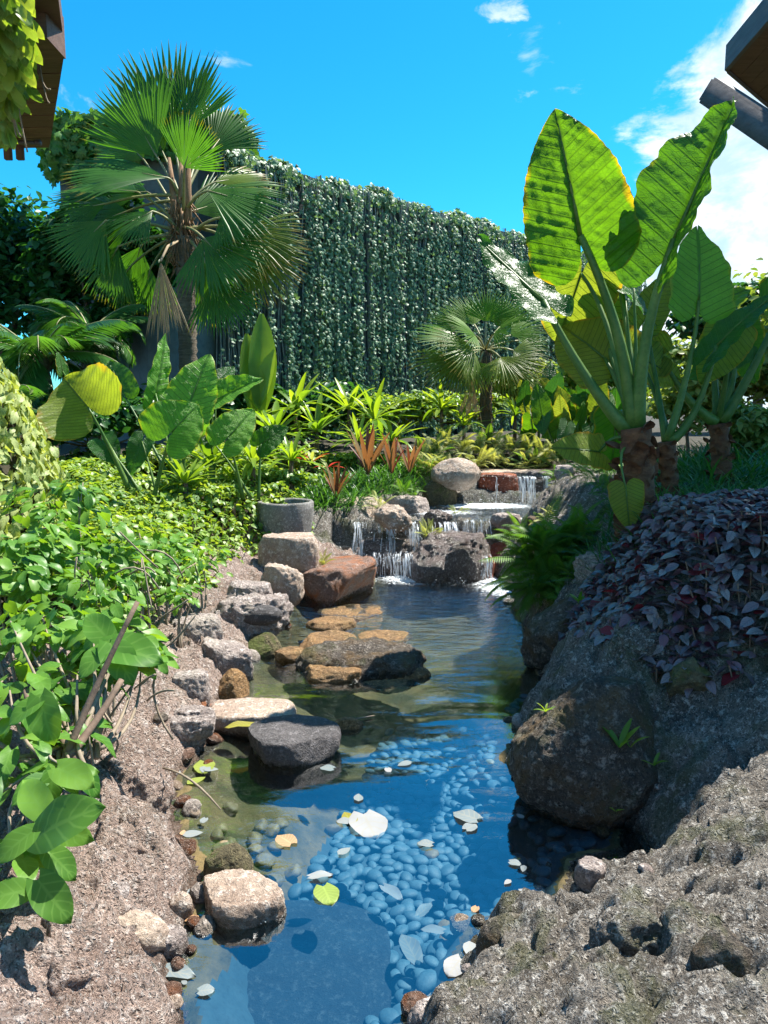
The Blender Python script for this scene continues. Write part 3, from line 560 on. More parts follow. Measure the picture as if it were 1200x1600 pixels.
rocks = [
 ((800,1046,1055,1287),0.0,'boulder','big dark brown boulder overhanging the right side of the blue pool',11,dict(sub=6,dr=0.8,cuts=9,amp=.16,fine=.02,sink=.12,rot=(0,8,25),top=.8)),
 ((825,945,980,1062),0.0,'boulder','craggy brown rock under the fern and behind the big dark boulder',23,dict(fine=.035,amp=.18,rot=(0,10,10))),
 ((1045,1028,1115,1085),0.42,'mossy','mossy yellow green rock peeking out under the purple leaves',31,dict(cuts=7,amp=.2,fine=.04)),
 ((455,872,590,940),-0.01,'rust','rust coloured squared slab leaning at the left edge of the pool',5,dict(boxy=.8,cuts=4,amp=.07,dr=1.3,rot=(0,-10,-28),fine=.02,sink=.4,top=.8)),
 ((498,782,615,852),0.2,'tan','pale rounded boulder left of the middle cascade',42,dict(boxy=.4,cuts=6,amp=.06,rot=(0,-6,15),fine=.012)),
 ((408,832,493,895),0.22,'tan','pale flat topped stone beneath the stone pot',51,dict(boxy=.7,cuts=3,amp=.07,rot=(0,0,12),top=.8)),
 ((555,835,650,895),0.0,'wet','wet reddish rock at the left of the lower cascade',61,dict(boxy=.7,cuts=3,amp=.06,fine=.03,top=.75)),
 ((640,822,755,908),0.0,'wet','big wet dark rock in the middle of the lower cascade',71,dict(boxy=.6,cuts=4,amp=.08,fine=.035,rot=(0,0,20),top=.7)),
 ((752,843,842,893),0.0,'redwet','bright red wet rock right of the lower cascade',81,dict(cuts=3,amp=.08)),
 ((678,718,748,755),0.72,'tan','tan rounded rock left of the top cascade',91,dict(cuts=3,amp=.07)),
 ((662,748,712,790),0.46,'mossy','small mossy rock beside the top cascade',101,dict(cuts=4)),
 ((750,738,806,787),0.44,'redwet','square wet red rock behind the falling water of the top cascade',111,dict(boxy=.8,cuts=2,amp=.04,top=.85)),
 ((806,738,878,787),0.44,'wet','dark wedge shaped rock at the right of the top cascade',121,dict(boxy=.5,cuts=4)),
 ((738,732,882,748),0.70,'tan','flat brown lip stone lying across the top cascade',131,dict(boxy=.9,cuts=1,amp=.03,dr=.5,top=.6,fine=.006)),
 ((868,722,908,748),0.8,'grey','small grey rock at the right end of the top basin',141,dict(amp=.2,top=.62,cuts=4)),
 ((840,765,935,838),0.40,'wet','long brown rock sloping down right of the middle basin',151,dict(cuts=5,rot=(0,20,-20),fine=.04)),
 ((915,750,992,815),0.62,'boulder','brown lava rock below the trunk of the giant taro',161,dict(cuts=4,fine=.04)),
 ((870,800,950,850),0.4,'grey','grey rough rock behind the green fern on the right bank',165,dict(amp=.2,top=.62,cuts=4,fine=.04)),
 ((900,850,985,925),0.45,'grey','grey lava rock between the big fern and the purple leaves',166,dict(amp=.2,top=.62,cuts=5,fine=.04)),
 ((885,775,950,815),0.6,'tan','tan rock with a lit top above the big fern',167,dict(cuts=4,fine=.03)),
 ((905,925,985,985),0.30,'bank','rough brown rock under the lower left edge of the purple leaves',168,dict(cuts=5,fine=.04)),
 ((930,1420,1060,1540),0.20,'bank','sunlit rough lump of lava low on the right bank',170,dict(cuts=4,fine=.045)),
 ((548,806,720,852),0.12,'wet','broad wet rock face under the lip of the middle basin',171,dict(boxy=.7,cuts=3,amp=.06,dr=.35,fine=.04,top=.8)),
 ((700,808,862,856),0.1,'wet','dark wet ledge behind the thin falls of the middle basin',172,dict(boxy=.8,cuts=2,amp=.05,dr=.3,fine=.03,top=.8)),
 ((588,770,672,808),0.42,'grey','low grey rock rim at the left of the middle basin',173,dict(amp=.2,top=.62,cuts=4,dr=.6,rot=(0,0,-25),fine=.03)),
 ((325,1092,460,1152),-0.01,'tan','tan flat rock in the sun at the left pool edge',181,dict(boxy=.5,cuts=4,top=.6,amp=.07,dr=.6,fine=.01)),
 ((385,1104,528,1196),-0.01,'dark','dark grey dome shaped rock with a pale water line in the pool',191,dict(cuts=4,amp=.09,top=.30,dr=.8,fine=.014)),
 ((252,1104,338,1162),0.06,'grey','round grey lava rock left of the flat tan rock',201,dict(amp=.2,top=.62,cuts=8,boxy=.3,fine=.035)),
 ((262,1040,326,1106),0.10,'grey','pale grey rock above the round grey rock on the left bank',211,dict(amp=.2,top=.62,cuts=8,boxy=.3,fine=.035)),
 ((305,994,400,1068),0.0,'grey','grey wedge of rock at the green shallows on the left',221,dict(amp=.2,top=.62,cuts=8,boxy=.4,fine=.035,rot=(0,15,20))),
 ((335,925,450,985),0.12,'grey','ribbed grey lava ledge left of the rust coloured slab',231,dict(amp=.2,top=.62,cuts=4,fine=.05,rot=(0,0,30),dr=.6)),
 ((370,945,440,972),0.18,'dark','smooth flat grey stone lying on the ribbed ledge',241,dict(cuts=1,amp=.03,fine=.004,dr=.5)),
 ((484,960,556,992),-0.04,'orange','small orange brown rock farthest back in the pool shallows',251,dict(amp=.2,cuts=5,dr=.7,top=.5,fine=.02)),
 ((462,984,560,1034),-0.04,'orange','domed orange rock breaking the water left of centre',261,dict(amp=.2,cuts=6,dr=.8,rot=(0,0,20),top=.6,fine=.02)),
 ((474,1030,570,1075),-0.04,'orange','orange rock half in shade in front of the domed one',271,dict(amp=.2,cuts=6,dr=.6,top=.5,fine=.02)),
 ((548,1018,612,1048),-0.04,'orange','knobbly orange rock right of the domed one',281,dict(amp=.2,cuts=5,dr=.7)),
 ((598,1042,672,1068),-0.03,'orange','low orange rock at the right end of the orange row',291,dict(amp=.2,cuts=4,dr=.6)),
 ((560,812,640,852),0.15,'redwet','flat wet red stone at the top of the left cascade',402,dict(boxy=.6,cuts=4,top=.6,fine=.03)),
 ((598,848,662,897),0.0,'wet','wet grey rock low in the middle of the cascade',403,dict(boxy=.4,cuts=5,fine=.04)),
 ((652,808,712,848),0.14,'wet','dark wet stone under the yellow green fern of the cascade',404,dict(boxy=.4,cuts=5,fine=.04)),
 ((700,850,768,903),0.0,'redwet','red brown wet block at the right foot of the cascade',405,dict(boxy=.6,cuts=4,fine=.03)),
 ((500,948,600,968),-0.03,'orange','thin flat orange rock awash behind the other orange rocks',406,dict(amp=.2,boxy=.3,cuts=5,top=.3)),
 ((560,985,640,1008),-0.03,'orange','flat brown orange rock awash right of the domed orange one',407,dict(amp=.2,cuts=5,top=.3)),
 ((430,1000,480,1045),-0.05,'orange','narrow orange brown rock beside the mossy submerged one',408,dict(amp=.2,cuts=5,top=.4)),
 ((560,1058,640,1082),-0.03,'orange','jagged flat orange rock nearest the dark reflection',409,dict(amp=.2,cuts=6,top=.3)),
 ((400,880,470,935),0.2,'tan','craggy tan block left of the rust coloured slab',412,dict(boxy=.5,cuts=6,fine=.04)),
 ((275,955,352,1012),0.16,'grey','pale grey block at the edge of the shrubs on the left bank',413,dict(amp=.2,top=.62,boxy=.4,cuts=7,fine=.04)),
 ((205,1010,275,1060),0.2,'tan','light tan block partly under the leaves on the left bank',414,dict(boxy=.4,cuts=7,fine=.04)),
 ((350,905,420,950),0.2,'grey','grey craggy block below the stone under the pot',415,dict(amp=.2,top=.62,boxy=.4,cuts=7,fine=.05)),
 ((140,1165,262,1262),0.10,'ground','low rough lava hump on the left bank beside the bush branch',421,dict(cuts=6,fine=.05,amp=.2,dr=1.0,sink=.5)),
 ((150,1270,280,1385),0.06,'ground','broad porous lava hump at the left water edge',422,dict(cuts=6,fine=.05,amp=.2,dr=1.0,sink=.5)),
 ((10,1440,170,1590),0.10,'ground','porous lava hump in the bottom left corner',423,dict(cuts=6,fine=.05,amp=.2,dr=1.0,sink=.5)),
 ((230,1440,290,1500),0.0,'grey','pale grey stone at the waterline low on the left',424,dict(amp=.2,top=.62,cuts=6,fine=.03)),
 ((100,1375,200,1440),0.10,'ground','flat rough lava plate on the left bank below the big leaves',425,dict(cuts=6,fine=.05,amp=.2,sink=.5)),
 ((270,1100,330,1135),0.12,'grey','craggy grey stone wedged behind the round grey one',426,dict(amp=.2,top=.62,cuts=8,fine=.04)),
 ((586,792,642,824),0.44,'tan','pale rock breaking the lip at the left of the middle basin',431,dict(cuts=7,fine=.04)),
 ((664,797,706,822),0.42,'wet','small wet rock breaking the lip of the middle basin',432,dict(cuts=7,fine=.04)),
 ((768,798,812,824),0.42,'grey','flat grey rock on the lip of the middle basin at the right',433,dict(cuts=7,fine=.04,top=.6)),
 ((505,845,565,882),0.05,'tan','tan angular stone tucked between the rust slab and the cascade',434,dict(cuts=8,fine=.04)),
 ((955,985,1045,1050),0.45,'bank','craggy lava block in the shade just under the purple leaves',443,dict(cuts=9,fine=.06,amp=.25,sink=.5)),
 ((468,1000,650,1078),-0.07,'boulder','broad dark rock just under the water that carries the orange rocks',427,dict(cuts=6,fine=.04,amp=.2,top=.5)),
 ((515,1012,560,1040),-0.02,'rust','reddish wedge of rock between the orange ones',428,dict(cuts=8,fine=.04,amp=.2)),
 ((585,1020,640,1046),-0.02,'rust','broken brown rock at the back right of the orange group',429,dict(cuts=8,fine=.04,amp=.2)),
 ((520,1122,566,1146),-0.02,'orange','small tan rock tip beside the dark dome shaped rock',301,dict(amp=.2,cuts=3,dr=.7)),
 ((385,990,440,1045),-0.08,'mossy','mossy submerged rock in the green shallows',311,dict(cuts=3)),
 ((336,1048,388,1100),-0.03,'orange','brown wet stone under the grey wedge on the left',321,dict(amp=.2,cuts=3)),
 ((300,1352,452,1455),-0.03,'tan','rough brown rock just breaking the water at the lower left',331,dict(cuts=4,dr=.7,top=.4,fine=.02)),
 ((150,1424,262,1502),0.03,'tan','brown oval stone at the lower left water edge',341,dict(cuts=3,dr=.6,fine=.02)),
 ((318,1318,392,1388),-0.02,'mossy','round green tinged stone in the lower left shallows',351,dict(cuts=3)),
 ((205,1530,262,1590),0.0,'grey','smooth dark river stone at the bottom left',361,dict(cuts=1,amp=.04,fine=.003,sub=4)),
 ((745,1432,850,1535),0.02,'boulder','round brown rock at the lower right pool edge',371,dict(cuts=2,amp=.05,fine=.012)),
 ((900,1336,952,1392),0.06,'grey','small pale grey rock at the corner of the right bank',381,dict(amp=.2,top=.62,cuts=3)),
 ((640,1560,722,1625),0.0,'grey','grey rock cut off by the bottom edge of the view',391,dict(amp=.2,top=.62,cuts=3)),
 ((1085,1455,1190,1560),0.30,'boulder','dark round boulder set into the right bank near the front',401,dict(cuts=3,fine=.01)),
 ((262,1395,300,1440),0.0,'tan','small pale stone at the left water edge',411,dict(cuts=3,sub=4)),
 ((180,1510,225,1560),0.02,'grey','white spotted stone near the bottom left corner',421,dict(amp=.2,top=.62,cuts=3,sub=4)),
]
BIG = None
for box, zb, mk, lab, seed, kw in rocks:
    o_ = rock_px(box, zb, M[mk], lab, seed, name='rock' if box[2]-box[0] < 90 else 'boulder', **kw)
for o_ in COL.objects:
    if o_.get('label', '').startswith('big dark brown boulder'): BIG = o_
# submerged slab
c = atz(455, 1560, -0.1)
solo('slab_rock', rock_mesh('slab_rock', (0.36, 0.42, 0.09), 77, M['slab'], boxy=.7, cuts=3, top=.4, fine=.01, amp=.05), 'large flat dark slab lying just under the water at the bottom', 'rock', M=Matrix.Translation((c.x-0.08, c.y+0.03, -0.17)))

# small stones along the banks and pebbles of the pool floor: pieces of the ground
stone_me = [rock_mesh('stone', (1, .8, .6), 500+i, M[k], sub=3, cuts=6, fine=.03) for i, k in enumerate(('grey', 'tan', 'grey', 'boulder', 'rust', 'bank'))]
cnt = 0
SQ = np.c_[rng.uniform(-2.2, 2.2, 6000), 1.2+6.2*rng.random(6000)**1.2]; SS = sdf(SQ, POOL); SQ = SQ[(SS > -.10) & (SS < .30) & (SQ[:, 1] < 6.7)][:230]; SZ = terrain(SQ, False)
for (x, y), z in zip(SQ.tolist(), SZ.tolist()):
    r_ = random.uniform(0.018, 0.05)*(0.7+0.12*y)
    if x > 0.3 and y < 3: r_ *= 0.8
    k = random.randrange(6)
    if x > 0.3: k = random.choice((0, 3, 5))
    child('stone', stone_me[k], ground, Matrix.Translation((x, y, z+0.25*r_))@euler(random.uniform(-30, 30), random.uniform(-30, 30), random.uniform(0, 360))@Matrix.Scale(r_, 4)); cnt += 1
peb = [rock_mesh('pebble', (1, .74, .38), 600+i, M['pebble'], sub=2 if i else 3, cuts=1, amp=.08, fine=.0) for i in range(4)]
pebw = [rock_mesh('pebble', (1, .8, .55), 640+i, M['pebble_warm'], sub=3, cuts=8, amp=.2, fine=.03) for i in range(4)]
pts = []; cells = {}
SQ = np.c_[rng.uniform(-.75, 1.0, 22000), rng.uniform(1.25, 3.9, 22000)]; SQ = SQ[sdf(SQ, POOL) < -.10]; SZ = terrain(SQ, False)
for (x, y), z in zip(SQ.tolist(), SZ.tolist()):
    if (x-c.x+0.08)**2/0.22**2+(y-c.y)**2/0.30**2 < 1: continue
    lft = x < -.40+.20*(y-2)
    if lft and (y > 2.9 or random.random() < .80): continue
    ci, cj = int(x//.045), int(y//.045); rr_ = (0.024+0.014*random.random())**2*1.6
    if any((x-a)**2+(y-b)**2 < rr_ for i in (-1, 0, 1) for j in (-1, 0, 1) for a, b in cells.get((ci+i, cj+j), ())): continue
    cells.setdefault((ci, cj), []).append((x, y)); pts.append((x, y, random.uniform(0.013, 0.04) if lft else random.uniform(0.024, 0.041), z))
pts.sort(key=lambda p: -p[2]/p[1]); rest = []
PV, PF = ico(1)
for i, (x, y, r_, z) in enumerate(pts):
    MM = Matrix.Translation((x, y, z+0.4*r_+random.uniform(0, .012)))@euler(random.uniform(-14, 14), random.uniform(-14, 14), random.uniform(0, 360))@Matrix.Scale(r_, 4)
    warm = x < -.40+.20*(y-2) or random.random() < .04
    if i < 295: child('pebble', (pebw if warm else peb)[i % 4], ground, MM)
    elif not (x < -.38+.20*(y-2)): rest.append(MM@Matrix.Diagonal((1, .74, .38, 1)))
PV2, PF2 = ico(2)
child('pebbles', cloud_mesh('pebbles', (PV2, PF2.tolist(), np.zeros((len(PV2), 2))), rest, [M['pebble']]), ground, kind='stuff')

# falling water: thin uneven ribbons over the lips
def cascade(label, x0, x1, yl, zt, zb, n, jy=0.05, w=(0.012, 0.04), push=0.10, skip=(), step=0.0):
    """streaks of water that start at the lip or part of the way down the rock, uneven in width and length"""
    mb = MB(); V0, F0 = ico(1)
    cl = [(random.uniform(x0, x1), random.uniform(.015, .06)) for q in range(max(5, n//14))]
    for i in range(n):
        x = random.gauss(*random.choice(cl))
        if x < x0 or x > x1: continue
        if any(a < x < b for a, b in skip): continue
        ww = random.uniform(*w)*random.choice((.5, 1, 1, 1.8)); t0 = random.choice((0, 0, random.random()*.8, random.random()*.4)); t1 = min(1, t0+random.uniform(.35, 1.1)); pu = push*random.uniform(.6, 1.4); yy_ = yl+random.uniform(-jy, jy); V = []; F_ = []; ph = random.uniform(0, 6); dx = random.gauss(0, .02)
        for k in range(9):
            t = t0+(t1-t0)*k/8
            cx_ = x+dx*t+.004*math.sin(9*t+ph); cy_ = yy_+.04*(t < .05)-pu*t**.7-step*(t > .5); cz_ = zt+.008-(zt-zb)*t**1.4; hw = ww*(.35+.65*abs(math.sin(5*t+ph)))*(1-.4*t)
            V += [(cx_-hw, cy_, cz_), (cx_, cy_-hw*.6, cz_+.002), (cx_+hw, cy_, cz_)]
        for k in range(8):
            for q in (0, 1): F_.append((k*3+q, k*3+q+1, k*3+3+q+1, k*3+3+q))
        mb.raw(V, F_)
    for i in range(int(n*1.3)):
        low = random.random() < .6; r_ = random.uniform(.0015, .0042)
        p = np.array([random.uniform(x0, x1), yl-push-(random.uniform(-.02, .2) if low else random.uniform(-.02, .03)), (zb+abs(random.gauss(0, .03))+.004) if low else random.uniform(zb, zt)])
        mb.raw(V0*r_*np.array([1.4, 1, 1])+p, F0.tolist(), 1)
    return solo('waterfall', mb.build('waterfall', [M['fall'], M['foamdrop']]), label, 'waterfall', kind='stuff')
cascade('thin streams of white water falling from the top basin', 1.02, 1.98, 8.36, ZT, ZM, 110, w=(.004, .013), skip=((1.30, 1.50),), push=.07)
cascade('narrow dripping falls under the lip of the middle basin on the right', 0.75, 1.62, 6.93, ZM, 0.10, 120, w=(.002, .008), push=.05)
cascade('broken white cascade over the wet rocks left of the middle', -0.28, 0.72, 6.88, ZM-0.01, 0.16, 190, w=(.0025, .008), push=.20, jy=.05)
cascade('lower splashing cascade running into the pool', -0.12, 0.98, 6.56, 0.22, 0.0, 190, w=(.0025, .008), push=.10, jy=.10)
# ------------------------------------------------------------------ leaf templates
def ovate(L=1.0, W=0.5, n=5, fold=0.12, curl=0.25, wid=None, tipdrop=0.0):
    """simple pointed leaf: base at origin along +Y, normal +Z; UV u across (-1..1), v along"""
    wid = wid or (lambda t: math.sin(math.pi*t**0.72)**0.85)
    V = [(0, 0, 0)]; UV = [(0, 0)]
    for i in range(1, n):
        t = i/n; w_ = W/2*wid(t); z = -curl*t*t*L - tipdrop*t**3
        V += [(-w_, t*L, z+fold*w_), (0, t*L, z-fold*w_*.6), (w_, t*L, z+fold*w_)]; UV += [(-1, t), (0, t), (1, t)]
    V.append((0, L, -curl*L-tipdrop)); UV.append((0, 1)); e = len(V)-1
    F = [(0, 2, 1), (0, 3, 2)]
    for i in range(n-2):
        b = 1+3*i
        for q in (0, 1): F += [(b+q, b+q+1, b+q+4), (b+q, b+q+4, b+q+3)]
    b = 1+3*(n-2); F += [(b, b+1, e), (b+1, b+2, e)]
    return V, F, UV
def ivytmpl(lob=1.0):
    a = [(0, 0), (-.34, -.12), (-.55, .15), (-.33, .34), (-.42, .66), (-.15, .66), (0, 1.0), (.15, .66), (.42, .66), (.33, .34), (.55, .15), (.34, -.12)]
    V = [(0, .35, .06)]+[(x, y, -.25*abs(x)-.12*y*y) for x, y in a]; F = [(0, i+1, (i+1) % 12+1) for i in range(12)]
    return V, F, [(x*2, y) for x, y, z in V]
def hearttmpl(W=.85, n=6, curl=.25, fold=.18):
    V = []; UV = []; cols = (-1, -.5, 0, .5, 1)
    for i in range(n+1):
        t = i/n
        w_ = W/2*math.sin(math.pi*min(1, (t*.86+.14)))**.75*(1 if t > .0 else .8)
        for c_ in cols:
            x = c_*w_; y = t-(.17*(1-t)**3)*abs(c_)**1.3*(1.0) ; V.append((x, y, fold*abs(x)-curl*t*t+.03*math.sin(9*t+3*c_)*abs(c_))); UV.append((c_, t))
    F = []
    for i in range(n):
        for q in range(4): a = i*5+q; F += [(a, a+1, a+6), (a, a+6, a+5)]
    return V, F, UV
T_OV = ovate(1, .55, 4); T_OV5 = ovate(1, .6, 6, .15, .3); T_NARROW = ovate(1, .16, 5, .2, .3); T_IVY = ivytmpl(); T_HEART = hearttmpl(); T_HEART_N = hearttmpl(.62, 6, .3)
T_TINY = ([(0, 0, 0), (-.28, .45, .05), (0, 1, -.1), (.28, .45, .05)], [(0, 3, 2), (0, 2, 1)], [(0, 0), (-1, .5), (0, 1), (1, .5)])
T_BLADE = ovate(1, .035, 5, .2, .0, wid=lambda t: (1-t)**.5)
def blade_tmpl(L, W, droop, n=6):
    V = []; F = []; UV = []
    for i in range(n+1):
        t = i/n; w_ = W/2*math.sin(math.pi*min(.98, t*.9+.08))**.7; a = droop*t
        y = L*(math.sin(a)/droop if droop else t); z = -L*(1-math.cos(a))/droop if droop else 0
        V += [(-w_, y, z+w_*.35), (0, y, z), (w_, y, z+w_*.35)]; UV += [(-1, t), (0, t), (1, t)]
    for i in range(n):
        for q in (0, 1): b = i*3+q; F += [(b, b+1, b+4, b+3)]
    return V, F, UV

def rdir(up=0.6, spread=1.0):
    a = random.uniform(0, 2*math.pi); return Vector((math.cos(a)*spread, math.sin(a)*spread, random.gauss(up, .35))).normalized()
SUNH = Vector((sd_.x, sd_.y, sd_.z))
def leafM(p, s, updir=None, droop=.35, tw=.5):
    """matrix of a leaf that points outward and down, its face up and a little to the sun"""
    a = random.uniform(0, 2*math.pi); y = Vector((math.cos(a), math.sin(a), random.gauss(-droop, .35)))
    n_ = (updir or Vector((0, 0, 1)))+Vector((random.gauss(0, tw), random.gauss(0, tw), random.gauss(0, tw*.5)))+SUNH*.3
    return frame(p, y, n_, s)
def split_parts(root, name, stuffname, tmpl, mats4, mat, limit=290, variants=None, keydist=True):
    """nearest leaves become parts of their own, the rest one stuff part"""
    camp = Vector((0, 0, CAM_Z))
    if keydist: mats4 = sorted(mats4, key=lambda m_: (m_.translation-camp).length/max(1e-3, m_.col[1].length))
    me = tmpl_mesh(name, tmpl, [mat])
    for m_ in mats4[:limit]: child(name, me, root, m_)
    if mats4[limit:]:
        child(stuffname, cloud_mesh(stuffname, tmpl, mats4[limit:], [mat]), root, kind='stuff')

# ------------------------------------------------------------------ big heart-shaped (taro) leaf
def taro_mesh(name, L, W, mat, seed=0, nx=30, ny=40, cup=0.12, wave=0.02, droop=0.15, lobe=.36, fold=0.0, corr=0.010):
    """sagittate leaf, stalk joined at the origin, tip towards +Y at L; lobes reach back to -lobe*L"""
    r = np.random.default_rng(seed); nl = 11
    ys_ = np.linspace(-lobe, 1, ny+1); V = []; UV = []; E = []; ok = {}
    def halfw(y):   # outer outline
        if y >= 0: return .5*W/L*math.cos(math.pi/2*min(1, y)**1.25)**.80
        t = min(1, -y/lobe); q = (1-t*t)**.5; return .23*W/L+.27*W/L*q*(1+.12*math.sin(math.pi*t))
    def inner(y):   # notch
        if y >= -0.02: return 0.0
        t = min(1, (-y-.02)/(lobe-.02)); return (.012+.218*(1-(1-t*t)**.5))*W/L
    F = []
    for side in (-1, 1):
        base = len(V)
        for j, y in enumerate(ys_):
            a, b = inner(y), max(halfw(y), inner(y)+1e-3)
            for i in range(nx//2+1):
                u = i/(nx//2); x = a+(b-a)*u; ph = (y-.55*x*1.0)*nl
                ee = u if y >= 0 else max(u, (-y/lobe)**4*.9)
                if y > .85: ee = max(ee, (y-.85)/.15)
                ruff = (abs(math.sin(ph*math.pi))-.5)*corr*(min(1, u*4))*(1.0-.3*u)*(.7+.5*math.sin(ph*1.7+seed))
                edgew = wave*ee**3*math.sin(y*23+side*2+seed)+wave*.8*ee**2*math.sin(y*11+seed*1.3)
                z = cup*(x*2)**2*.5 + 0.0 - droop*max(0, y)**2 - droop*.6*max(0, -y)**1.5*2 + fold*x + ruff+edgew
                xx = x*(1+.012*math.sin(ph*2*math.pi)*u)
                V.append((side*xx*L, y*L, z*L)); UV.append((side*x, y)); E.append(ee)
        w_ = nx//2+1
        for j in range(ny):
            for i in range(nx//2):
                q = (base+j*w_+i, base+j*w_+i+1, base+(j+1)*w_+i+1, base+(j+1)*w_+i)
                F.append(q if side > 0 else q[::-1])
    V = np.array(V); V[:, 2] += L*.012*fbm(V/L*5+seed, 2, seed)+L*min(corr, .014)*1.2*fbm(np.c_[V[:, :2]/L*22, V[:, 2]*0+seed], 2, seed)
    return mesh_np(name, V, F, [mat], uv=UV, edge=E, rnd=np.full(len(V), random.random()))

def taro_leaf(root, base, att, tip, W, nh, mat, seed, pr=0.02, bend=(0, 0, 0), r0=None, back=0.0, lobe=.36, petmat=None, **kw):
    """petiole from base to att, blade from att to tip"""
    L = (tip-att).length
    bl = taro_mesh('leaf', L, W, M[mat], seed, lobe=lobe, **kw)
    o = child('leaf', bl, root, frame(att, tip-att, nh))
    pts_ = curve3(base, att, n=10, bend=Vector(bend)); r0 = r0 or pr*2.2; n_ = len(pts_)
    rad = [r0*(1-t/(n_-1))**1.3+pr*.55*(t/(n_-1))+pr*.35 for t in range(n_)]
    mb = MB(); mb.tube(pts_, rad, 8)
    # midrib on the under side of the blade
    Mf = frame(att, tip-att, nh); dr = kw.get('droop', .15)
    rib = [Mf@Vector((0, y*L, (-dr*y*y-.004)*L)) for y in (0, .2, .4, .6, .8, .93)]
    mb.tube(rib, [pr*.62, pr*.5, pr*.4, pr*.3, pr*.2, pr*.08], 6)
    child('leaf_stalk', mb.build('leaf_stalk', M['petiole']), root)
    return o
# ------------------------------------------------------------------ buildings and walls
def prism(mb, pts, thick, mi=0):
    """solid board from a planar outline, thickened along thick"""
    n_ = len(pts); t = Vector(thick); V = [Vector(p) for p in pts]+[Vector(p)+t for p in pts]
    F = [tuple(range(n_)), tuple(range(2*n_-1, n_-1, -1))]+[(i, i+n_, (i+1) % n_+n_, (i+1) % n_) for i in range(n_)]
    mb.raw(V, F, mi)
def boardline(mb, a, b, wdt, hgt, up=(0, 0, 1), bev=.006):
    a, b = Vector(a), Vector(b); y = (b-a); L = y.length; Mx = frame((a+b)/2, y, up); mb.box(Mx, wdt, L, hgt, bev=bev)
# tall concrete block behind the palm
def lerp_grid(name, A, B, z0, z1, thick, mat, lab, cat): pass
A_ = at(100, 400, 12.4); B_ = at(372, 400, 12.2); ztop = at(200, 205, 12.3).z
root = empty('concrete_tower', (A_.x, A_.y, 0.8), 'tall blue grey concrete block with ivy on top, behind the big fan palm', 'wall')
mb = MB(); prism(mb, [(A_.x, A_.y, 0.5), (B_.x, B_.y, 0.5), (B_.x+.25, B_.y+2.6, 0.5), (A_.x+.25, A_.y+2.6, 0.5)], (0, 0, ztop-.5)); child('wall', mb.build('wall', M['concrete'], False), root)
mb = MB(); b0 = at(165, 560, 11.6); b1 = at(355, 560, 11.6)   # low curved buttress
prof = [(b0.x+(b1.x-b0.x)*t, 12.0-0.9*math.sin(math.pi*t)) for t in np.linspace(0, 1, 15)]
prism(mb, [(x, y, .5) for x, y in prof], (0, 0, at(260, 452, 11.4).z-.5)); child('buttress', mb.build('buttress', M['concrete'], False), root)
def surf_leaves(n, fn, s, tw=.5, droop=.5, outward=True):
    L = []
    for i in range(n):
        p, nn = fn(); p, nn = Vector(p), Vector(nn)
        tan = Vector((random.gauss(0, 1), random.gauss(0, 1), random.gauss(-droop, .5))); tan = tan-nn*tan.dot(nn)*.8
        L.append(frame(p, tan, nn+Vector((random.gauss(0, tw), random.gauss(0, tw), random.gauss(0, tw))), random.uniform(.7, 1.25)*s))
    return L
def box_shell(c, h):
    def f():
        k = random.random(); p = Vector((random.uniform(-1, 1), random.uniform(-1, 1), random.uniform(-1, 1))); ax = random.choice((0, 1, 2, 1, 2)); sg = random.choice((-1, 1)) if ax == 0 else (1 if ax == 2 else -1)
        p[ax] = sg; nn = Vector((0, 0, 0)); nn[ax] = sg
        q = Vector((p.x*h[0], p.y*h[1], p.z*h[2])); q += nn*random.gauss(0, .06)
        return Vector(c)+q, nn
    return f
ctr = at(225, 225, 12.9); hx = (B_.x-A_.x)/2+.1
lv = surf_leaves(2600, box_shell((( A_.x+B_.x)/2, 12.9, ztop-.12), (hx, .75, .30)), .17)
lv += surf_leaves(500, box_shell((A_.x+.45, 12.7, ztop-.45), (.5, .7, .35)), .16)
child('ivy', cloud_mesh('ivy', T_IVY, lv, [M['ivy_l']]), root, kind='stuff')

